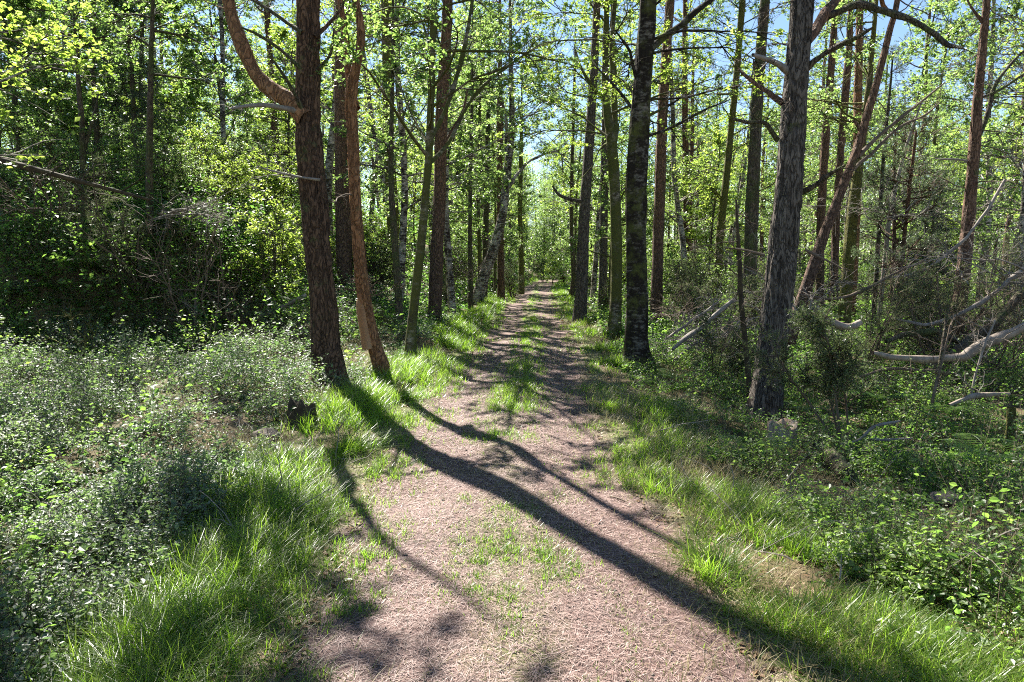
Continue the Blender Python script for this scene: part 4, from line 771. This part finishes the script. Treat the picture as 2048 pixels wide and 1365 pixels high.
# ------------------------------------------------------------------ single things on the forest floor
def log(name, label, cat, a, b, r0, r1, mat, seed, sub=0, cap=True, bend=.04):
    rg = np.random.default_rng(seed); a = np.array(a, float); b = np.array(b, float); mid = (a+b)/2+rg.normal(0, bend, 3)*np.linalg.norm(b-a)
    pr = resample(np.array([np.r_[a, r0], np.r_[mid, (r0+r1)/2], np.r_[b, r1]]), .04)
    R = a.copy(); pr[:, :3] -= R; mb = MB(); d = norm(pr[0, :3]-pr[1, :3]); e = norm(pr[-1, :3]-pr[-2, :3])
    pr = np.vstack([np.r_[pr[0, :3]+d*.004, .002], pr, np.r_[pr[-1, :3]+e*.004, .002]]); bark_tube(mb, pr, 14, min(.012, r0*.2), 0, seed)
    if sub:
        S2, D2, _, _ = child(rg, pr[None, :, :3], sub, .2, 1, (.5, 1.1)); L = np.linalg.norm(b-a); b2 = grow(rg, S2, D2, L*.28*rg.uniform(.3, 1.2, sub), 6, .2, .0); tubes(mb, b2, r1*.6, .002, 5)
        S3, D3, _, _ = child(rg, b2, sub*4, .3, 1, (.4, 1.1)); tubes(mb, grow(rg, S3, D3, L*.1*rg.uniform(.3, 1.3, sub*4), 4, .2), r1*.25, .0015, 3)
    o = mb.build(name, M[mat], smooth=True); o.location = [float(c) for c in R]; return tag(o, label, cat)
def on(px, py, dz=0.): h = hit(px, py); return np.array([h[0], h[1], h[2]+dz])
def pixlog(name, label, cat, pts, Y, mat, seed, dy=0, tw=0, tl=.4, tg=0):
    n = len(pts); q = resample(np.array([np.r_[P(a, b, Y+dy*i/(n-1)), c*.5*Y/F] for i, (a, b, c) in enumerate(pts)]), .04); R = q[0, :3].copy(); q[:, :3] -= R
    rg = np.random.default_rng(seed); mb = MB(); m_ = len(q); kx = np.interp(np.arange(m_), np.arange(0, m_+6, 6), rg.normal(0, 1, len(np.arange(0, m_+6, 6)))); ky = np.interp(np.arange(m_), np.arange(0, m_+5, 5), rg.normal(0, 1, len(np.arange(0, m_+5, 5))))
    q[:, 2] += kx*q[:, 3]*.55; q[:, 1] += ky*q[:, 3]*.6; q[:, 3] *= 1+.16*np.interp(np.arange(m_), np.arange(0, m_+4, 4), rg.normal(0, 1, len(np.arange(0, m_+4, 4)))).clip(-1.5, 2); bark_tube(mb, q, 14, min(.014, q[0, 3]*.35), 0, seed)
    if tw:
        S2, D2, _, _ = child(rg, q[None, :, :3], tw, .1, 1, (.5, 1.2)); b2 = grow(rg, S2, D2, tl*rg.uniform(.3, 1.2, tw), 5, .2, tg); tubes(mb, b2, .006, .002, 4)
        S3, D3, _, _ = child(rg, b2, tw*4, .2, 1, (.4, 1.1)); tubes(mb, grow(rg, S3, D3, tl*.45*rg.uniform(.3, 1.2, len(S3)), 4, .2, tg), .003, .0012, 3)
    o = mb.build(name, M[mat], smooth=True); o.location = [float(c) for c in R]; return tag(o, label, cat)
# arching fallen limbs on the right
pixlog('fallen_branch', 'pale arching limb sweeping up to the right over the herbs', 'branch', [(1745, 708, 9), (1790, 716, 12), (1840, 720, 14), (1890, 716, 15), (1950, 698, 16), (2005, 672, 17), (2060, 645, 17), (2140, 600, 22), (2230, 560, 20)], 8.6, 'pale_wood', 601, .4, 8, .5)
pixlog('fallen_branch', 'dark thick limb rising from the herbs behind the pale arching one', 'branch', [(1835, 768, 17), (1880, 728, 19), (1930, 690, 19), (1985, 650, 19), (2048, 595, 19), (2130, 530, 24)], 9.4, 'brown_bark', 602, .5, 6, .5)
pixlog('fallen_branch', 'short pale hooked branch curving below the leaning pine', 'branch', [(1630, 612, 10), (1655, 640, 13), (1680, 652, 14), (1705, 652, 14), (1722, 643, 10)], 8.9, 'pale_wood', 603, .0, 3, .3)
pixlog('fallen_branch', 'long brown branch lying nearly level across the juniper thicket', 'branch', [(1770, 680, 8), (1830, 668, 11), (1890, 676, 11), (1940, 690, 9), (1990, 680, 6)], 9.8, 'brown_bark', 604, .2, 10, .4)
pixlog('fallen_branch', 'thin grey pole propped upright among the arching limbs', 'pole', [(1872, 792, 7), (1880, 730, 6), (1888, 670, 6), (1897, 610, 5)], 8.3, 'brown_bark', 605, .2)
pixlog('fallen_branch', 'pale bent stick resting above the right-hand herbs', 'stick', [(1900, 812, 8), (1930, 800, 9), (1970, 792, 9), (2018, 790, 7)], 7.2, 'pale_wood', 606, .2)
pixlog('fallen_branch', 'thin crooked twig with raised tip lying over the herbs', 'twig', [(1680, 888, 5), (1720, 880, 6), (1750, 852, 6), (1800, 842, 4)], 6.3, 'dead_wood', 607, .1, 2, .2)
pixlog('fallen_branch', 'thin crooked twig lying flat beyond the raised one', 'twig', [(1735, 878, 4), (1770, 882, 5), (1800, 878, 4), (1825, 876, 3)], 6.5, 'dead_wood', 608, .1)
for i, (pts, Y_, lab) in enumerate([([(1790, 640, 4), (1850, 650, 7), (1920, 630, 8), (1990, 585, 9), (2060, 530, 9)], 10.2, 'slim brown bough arching up to the right edge above the pale limb'),
        ([(1700, 760, 4), (1780, 740, 6), (1860, 742, 7), (1950, 760, 8), (2060, 790, 8)], 8.9, 'slim dark bough drooping to the right edge below the pale limb'),
        ([(1760, 560, 3), (1830, 545, 5), (1900, 505, 6), (1960, 440, 6), (2010, 360, 5)], 11.5, 'slender grey bough curving steeply up past the snaggy right-hand pine'),
        ([(1600, 590, 4), (1660, 600, 6), (1730, 580, 6), (1800, 540, 5), (1850, 520, 3)], 10.6, 'thin grey bough rising from behind the large grey pine'),
        ([(1930, 860, 4), (1945, 780, 5), (1965, 700, 5), (1990, 640, 4)], 8.0, 'thin dark upright stem before the arching limbs'),
        ([(1850, 905, 6), (1862, 820, 6), (1880, 740, 5), (1900, 650, 4)], 7.4, 'dark bare sapling stem in front of the pale arching limb')]):
    pixlog('fallen_branch', lab, 'branch', pts, Y_, 'twig' if i % 2 else 'dead_wood', 650+i, .3, 14, .45, -.02)
for i, (pts, lab) in enumerate([([(1345, 700, 6), (1380, 672, 8), (1420, 640, 8), (1470, 598, 6)], 'longest grey dead pole slanting beside the black birch'), ([(1350, 720, 5), (1390, 690, 6), (1450, 668, 5), (1480, 640, 4)], 'lower grey dead pole slanting beside the black birch'), ([(1330, 680, 4), (1370, 650, 5), (1410, 625, 5), (1440, 600, 3)], 'shorter thin dead pole beside the slim red pine')]):
    pixlog('fallen_branch', lab, 'branch', pts, 11.5+i*.5, 'dead_wood', 620+i, .4, 12, .5)
log('fallen_log', 'short half-buried log lying in the herbs beside the broken stump', 'log', on(1605, 905, .09), on(1695, 972, .07), .055, .065, 'brown_bark', 611)
log('fallen_branch', 'pale dead branch leaning across the slope by the curved-limb pine', 'branch', P(482, 655, 13.5), P(612, 590, 13.2), .05, .03, 'dead_wood', 612, 7)
log('fallen_branch', 'second dead branch crossing below the leaning pale one', 'branch', P(500, 570, 14.6), P(552, 608, 13.6), .04, .025, 'dead_wood', 613, 4)
log('fallen_branch', 'dark dead stick poking into the bilberry at the left edge', 'stick', P(-20, 795, 7.5), P(72, 815, 7.2), .02, .012, 'brown_bark', 614, 3)
log('fallen_branch', 'long dark dead trunk sloping down above the left bank', 'dead tree', P(-40, 310, 12.4), P(300, 400, 12.0), .06, .02, 'rotten_wood', 615, 16, bend=.01)
log('fallen_log', 'mossy log lying behind the thin sapling on the slope', 'log', P(748, 618, 15.2), P(790, 648, 14.6), .12, .1, 'mossy_bark', 616)

def brush(name, label, cat, c, n, L, mat, seed, up=.3, k2=6, r=.012, sq=(1, 1, 1)):
    rg = np.random.default_rng(seed); c = np.array(c, float); S = rg.normal(0, .12*L, (n, 3))*np.array([1, 1, .3]); D = rg.normal(0, 1, (n, 3)); D[:, 2] = np.abs(D[:, 2])*up+up*.6
    b1 = grow(rg, S, D*np.array(sq), L*rg.uniform(.4, 1.1, n), 8, .16, -.01); mb = MB(); tubes(mb, b1, r, .004, 5)
    S2, D2, _, _ = child(rg, b1, n*k2, .25, 1, (.4, 1.1)); b2 = grow(rg, S2, D2, L*.35*rg.uniform(.3, 1.2, len(S2)), 6, .2, -.01); tubes(mb, b2, r*.4, .002, 4)
    S3, D3, _, _ = child(rg, b2, n*k2*3, .2, 1, (.4, 1.1)); tubes(mb, grow(rg, S3, D3, L*.13*rg.uniform(.3, 1.2, len(S3)), 4, .2), .0035, .0012, 3)
    o = mb.build(name, M[mat], smooth=True); o.location = [float(x) for x in c]; return tag(o, label, cat)
brush('dead_bush', 'grey tangle of dead brushwood spilling down the left bank', 'dead brushwood', P(345, 425, 13.4), 15, 1.5, 'dead_wood', 701, .06, 8, .012, (1.4, .6, .5))
brush('dead_bush', 'tall dead brown shrub with many thin stems on the left', 'dead shrub', on(435, 660), 13, 2.4, 'twig', 702, 2., 7, .018)
brush('dead_bush', 'pale-twigged dead shrub in front of the tall brown one', 'dead shrub', on(385, 665), 7, 1.5, 'dead_wood', 703, 1.2, 7, .014)
brush('dead_bush', 'dark brushwood heap at the far left above the bank', 'dead brushwood', P(90, 430, 13.6), 22, 1.4, 'twig', 704, .25, 6, .014)
brush('dead_bush', 'reddish dead twigs behind the orange forked pine', 'dead brushwood', P(745, 590, 13.5), 12, .7, 'red_bark', 705, .5, 8, .006)
brush('dead_bush', 'grey dead twigs fanning out behind the black birch', 'dead brushwood', P(1400, 690, 12.3), 18, 1.2, 'dead_wood', 706, .5, 8, .01)
brush('dead_bush', 'dead twigs at the foot of the juniper on the right', 'dead brushwood', P(1700, 790, 9.3), 10, .7, 'dead_wood', 707, .4, 7, .008)
brush('dead_bush', 'brown dead twigs behind the arching limbs', 'dead brushwood', P(1880, 690, 11.), 16, 1.3, 'twig', 708, .8, 7, .012)
brush('dead_bush', 'tangle of thin dark dead branches at the right edge', 'dead brushwood', P(2000, 740, 9.6), 16, 1.6, 'twig', 711, .5, 8, .011)
brush('dead_bush', 'thin dead twigs between the junipers and the snaggy right-hand pine', 'dead brushwood', P(1800, 600, 12.), 18, 1.5, 'twig', 712, .5, 8, .01)
brush('dead_bush', 'fine grey twigs hanging before the pale clearing', 'dead brushwood', P(1790, 440, 15.), 14, 1.8, 'dead_wood', 713, .6, 8, .012)
brush('dead_bush', 'leafless brown twigs at the foot of the slim red pine', 'dead brushwood', P(1345, 640, 16.), 16, 1.3, 'twig', 714, .6, 8, .01)
brush('dead_bush', 'brown dead twigs beside the red-barked pine on the verge', 'dead brushwood', P(925, 560, 21.), 14, 1.5, 'twig', 715, .8, 8, .01)
brush('dead_bush', 'bare grey twigs crossing the foot of the pale leaning pine', 'dead brushwood', P(1600, 640, 10.5), 14, 1.3, 'dead_wood', 716, .4, 8, .009)
brush('dead_bush', 'long thin bare twigs reaching in from the right edge above the arching limbs', 'dead brushwood', P(2010, 560, 10.5), 14, 1.9, 'dead_wood', 717, .5, 7, .012)
brush('dead_sapling', 'small mossy dead sapling poking out of the bilberry', 'dead sapling', on(185, 715), 3, .9, 'mossy_bark', 709, 2., 5, .03)
brush('dead_sapling', 'short mossy dead stem leaning near the small dead sapling', 'dead sapling', on(232, 712), 1, .75, 'mossy_bark', 710, 1.5, 5, .028)

def stump(name, label, c, r, h, mat, seed, jag=.35, sx=1.):
    rg = np.random.default_rng(seed); n = 22; th = np.arange(n)*2*pi/n; k = 9; mb = MB()
    top = h*(1-jag*vn(np.stack([np.cos(th)*1.5, np.sin(th)*1.5, th*0+seed], 1), seed)*1.6); rows = []
    for i in range(k):
        t = i/(k-1); rr = r*(1.35-.4*min(1, t*2.2))*(1+.22*(vn(np.stack([np.cos(th)*2.2, np.sin(th)*2.2, th*0+t*1.5], 1), seed+1)-.5)); rows.append(np.stack([np.cos(th)*rr*sx, np.sin(th)*rr, top*t-.05], 1))
    rows.append(np.stack([np.cos(th)*r*.5*sx, np.sin(th)*r*.5, top*.8-.06], 1)); rows.append(np.stack([np.cos(th)*.01, np.sin(th)*.01, top*0+h*.6], 1))
    V = np.concatenate(rows); j = np.arange(len(rows)-1)[:, None]*n; m = np.arange(n)[None]; m2 = (m+1) % n; mb.quads(V, np.stack([j+m, j+m2, j+n+m2, j+n+m], -1).reshape(-1, 4))
    o = mb.build(name, M[mat], smooth=False); o.location = [float(x) for x in c]; o.rotation_euler = (0, 0, seed); return tag(o, label, 'stump')
stump('tree_stump', 'broken weathered stump with reddish rot below the large grey pine', on(1563, 885), .15, .40, 'stump_wood', 11, .35, 1.15)
stump('tree_stump', 'black rotten stump with a jagged spike below the curved-limb pine', on(603, 845), .16, .38, 'rotten_wood', 12, .6)
stump('tree_stump', 'low broken wood stump lit by sun behind the large grey pine', on(1680, 805), .2, .28, 'stump_wood', 13, .4)
pixlog('wooden_post', 'short mossy wooden post at the right edge of the herbs', 'post', [(2013, 905, 17), (2016, 870, 16), (2019, 835, 15), (2020, 812, 14)], 6.6, 'mossy_bark', 640)
def rock(label, c, r, seed, sq=(1.3, 1, .6)):
    n, k = 18, 11; th, ph = np.meshgrid(np.arange(n)*2*pi/n, np.linspace(-pi/2, pi/2, k)); d = np.stack([np.cos(th)*np.cos(ph), np.sin(th)*np.cos(ph), np.sin(ph)], -1).reshape(-1, 3)
    V = d*r*(1+.5*(vn(d*1.6+seed, seed)-.5)+.2*(vn(d*4+seed, seed+1)-.5))[:, None]*np.array(sq); j = np.arange(k-1)[:, None]*n; m = np.arange(n)[None]; m2 = (m+1) % n
    mb = MB(); mb.quads(V, np.stack([j+m, j+m2, j+n+m2, j+n+m], -1).reshape(-1, 4)); o = mb.build('rock', M['rock'], smooth=True); o.location = [float(x) for x in c]; return tag(o, label, 'rock')
rock('flat brown stone among the lower right herbs', on(1925, 1118, .04), .10, 5); rock('dark rounded stone in the herbs beyond the flat brown one', on(1895, 1010, .04), .085, 6)
rock('small grey stone beside the rotten stump in the bilberry', on(530, 880, .05), .1, 7)

# ferns
def fern_mesh(seed, nf=8, L=.6):
    rg = np.random.default_rng(seed); mb = MB(); az = np.arange(nf)*2*pi/nf+rg.normal(0, .2, nf); t = np.linspace(0, 1, 20)
    for a in az:
        l = L*rg.uniform(.7, 1.1); hor = l*(.25*t+.75*t**1.5)*.85; ver = l*(.85*t-.62*t*t); d = np.array([cos(a), sin(a), 0]); s = np.array([-sin(a), cos(a), 0]); c = d*hor[:, None]+np.array([0, 0, 1.])*ver[:, None]
        tubes(mb, c, .003, .001, 4)
        for sg in (-1, 1):
            cc = c[3:]; pl = l*.30*np.sin(np.clip((t[3:]-.05)/.95, 0, 1)*pi*.9+.25).clip(.05); dr = norm(s*sg+d*.35+np.array([0, 0, -.15])); tip = cc+dr*pl[:, None]; w = .018*l/.6
            v = np.stack([cc-d*w*.6, cc+dr*(pl*.4)[:, None]-d*w*.7, tip, cc+dr*(pl*.4)[:, None]+d*w*.7], 1); mb.quads(v.reshape(-1, 3), np.arange(4*len(cc)).reshape(-1, 4), rg.uniform(.2, .8))
    return mb.mesh('fern', M['fern'])
FM = [fern_mesh(1), fern_mesh(2, 7, .75), fern_mesh(3, 6, .5)]
def fern(px, py, k, label, sc=1., group=None):
    p = on(px, py, .12); o = bpy.data.objects.new('fern', FM[k]); COL.objects.link(o); o.location = [float(c) for c in p]; o.rotation_euler = (0, 0, px*.37); o.scale = (sc,)*3; tag(o, label, 'fern', group)
for i, (px, py, k, sc, lab) in enumerate([(170, 560, 1, 1.1, 'large fern spreading in the dark middle of the left bank'), (120, 600, 0, 1., 'fern lower on the dark left bank'), (60, 540, 2, 1.2, 'small fern at the far left of the dark bank'), (240, 590, 0, .9, 'fern at the right end of the dark bank'), (535, 545, 1, .9, 'sunlit fern on the slope beside the curved-limb pine'), (560, 575, 0, .8, 'lower sunlit fern beside the curved-limb pine'),
        (20, 610, 0, 1.1, 'fern low at the left edge under the dark bank'), (95, 575, 2, 1.3, 'middle-sized fern between two larger ones on the dark bank'), (300, 610, 1, .9, 'fern beside the pale-twigged dead shrub'), (30, 490, 1, 1., 'fern high at the left edge of the bank'), (210, 520, 2, 1.3, 'fern high on the dark bank under the dark straight trunk'), (590, 620, 2, 1., 'fern touching the base of the curved-limb pine slope'),
        (1760, 830, 0, .9, 'fern in sun behind the crooked twigs'), (1900, 860, 1, .8, 'fern near the mossy wooden post'), (1600, 850, 2, .9, 'small fern at the foot of the large grey pine'), (1980, 960, 0, .9, 'fern below the mossy wooden post'), (1350, 780, 2, .9, 'small fern beside the foot of the black birch'), (1500, 930, 2, .8, 'small fern in front of the broken stump')]): fern(px, py, k, lab, sc)
# grass tussocks that stand out, fallen leaves and twigs on the path
def tussock(px, py, label, seed, n=420, L=.34, r=.09):
    rg = np.random.default_rng(seed); p = on(px, py); a = rg.uniform(0, 6.28, n); q = r*1.3*rg.random(n)**.7*(1+.5*np.sin(a*2+seed)); mb = MB()
    blades(mb, np.stack([np.cos(a)*q, np.sin(a)*q, 0*a-.01], 1), L*.6*rg.uniform(.3, 1.2, n), a+rg.normal(.6, 1.1, n), rg.uniform(.05, .85, n), rg.uniform(.1, .9, n), .0034*rg.uniform(.7, 1.3, n)*max(1, p[1]/4.5), np.clip(rg.normal(.5, .2, n), 0, 1), 4)
    o = mb.build('grass_tussock', M['grass']); o.location = [float(c) for c in p]; tag(o, label, 'grass tussock')
tussock(1572, 1262, 'bushy bright tussock near the bottom right end of the trunk shadow', 801, 520, .34, .11); tussock(1425, 1150, 'tall dense tussock leaning over the right path edge', 802, 700, .42, .13); tussock(1320, 985, 'bright tussock on the right verge beyond the tall dense one', 803, 520, .36, .15)
tussock(700, 905, 'dense bright tussock where the trunk shadow enters the path', 804, 900, .48, .2); tussock(805, 800, 'tussock beside the orange forked pine', 805, 600, .4, .18); tussock(1100, 1135, 'small tuft growing in the middle of the path', 806, 160, .16, .09); tussock(560, 1040, 'wide drooping tussock on the left verge', 807, 700, .48, .2)
tussock(1225, 815, 'tuft on the right verge before the black birch', 808, 420, .34, .2); tussock(930, 690, 'bright tuft on the left verge below the red-barked pine', 809, 500, .42, .25)
def fallen_leaf(px, py, label, seed, mat='dead_leaf', s=.05):
    rg = np.random.default_rng(seed); p = on(px, py, .03); mb = MB(); leaves(mb, np.zeros((1, 3)), s, rg, .2, .65, oval=True, tint=np.array([.9])); o = mb.build('fallen_leaf', M[mat]); o.location = [float(c) for c in p]; tag(o, label, 'leaf')
fallen_leaf(809, 1145, 'pale fallen leaf in sun near the thin curved shadow', 811); fallen_leaf(694, 1172, 'yellow-green fallen leaf beside the left path edge', 812, 'bright_leaf'); fallen_leaf(1310, 1160, 'small pale fallen leaf right of the trunk shadow', 813); fallen_leaf(620, 1232, 'small yellow fallen leaf close to the bottom left grass', 814, 'dead_leaf', .035)
for i, (a, b, lab) in enumerate([((770, 1120), (785, 1098), 'short dark twig lying beside the thin curved shadow'), ((1220, 1000), (1250, 1010), 'brown twig lying on the right wheel track'), ((690, 1022), (745, 1018), 'dark twig at the left path edge below the tussock'), ((700, 1255), (730, 1240), 'small twig near the bottom left of the path')]): log('fallen_twig', lab, 'twig', on(*a, .025), on(*b, .025), .006, .004, 'twig', 820+i, 2)

# ------------------------------------------------------------------ sky, sun, camera
w = bpy.data.worlds.new('World'); scene.world = w; w.use_nodes = True; nt = w.node_tree; bg = nt.nodes['Background']
sk = nt.nodes.new('ShaderNodeTexSky'); sk.sky_type = 'NISHITA'; sk.sun_disc = False; sk.sun_elevation = SUN_EL; sk.sun_rotation = math.atan2(SUN_DIR[0], SUN_DIR[1]); sk.air_density = 1.; sk.dust_density = .2; sk.ozone_density = 3.
nt.links.new(sk.outputs[0], bg.inputs[0]); bg.inputs[1].default_value = .05
from mathutils import Vector
sl = bpy.data.lights.new('sun', 'SUN'); sl.energy = 5.; sl.angle = radians(.5); sl.color = (1, .95, .87); so = bpy.data.objects.new('sun', sl); COL.objects.link(so); so.rotation_euler = Vector(SUN_DIR).to_track_quat('Z', 'Y').to_euler()
cam = bpy.data.cameras.new('camera'); cam.sensor_width = 36; cam.lens = 36*F/2048; cam.clip_end = 3000; cam.clip_start = .05
co = bpy.data.objects.new('camera', cam); COL.objects.link(co); co.location = (0, 0, CH); co.rotation_euler = (pi/2-PITCH, 0, 0); scene.camera = co
scene.view_settings.view_transform = 'Standard'; scene.view_settings.look = 'None'; scene.view_settings.exposure = 2.0; scene.view_settings.gamma = 1
scene.cycles.max_bounces = 6; scene.cycles.diffuse_bounces = 4; scene.cycles.glossy_bounces = 2; scene.cycles.transmission_bounces = 4; scene.cycles.transparent_max_bounces = 4
scene.cycles.use_denoising = DENOISE; scene.cycles.filter_width = 1.1; scene.cycles.use_adaptive_sampling = True; scene.cycles.adaptive_threshold = .02
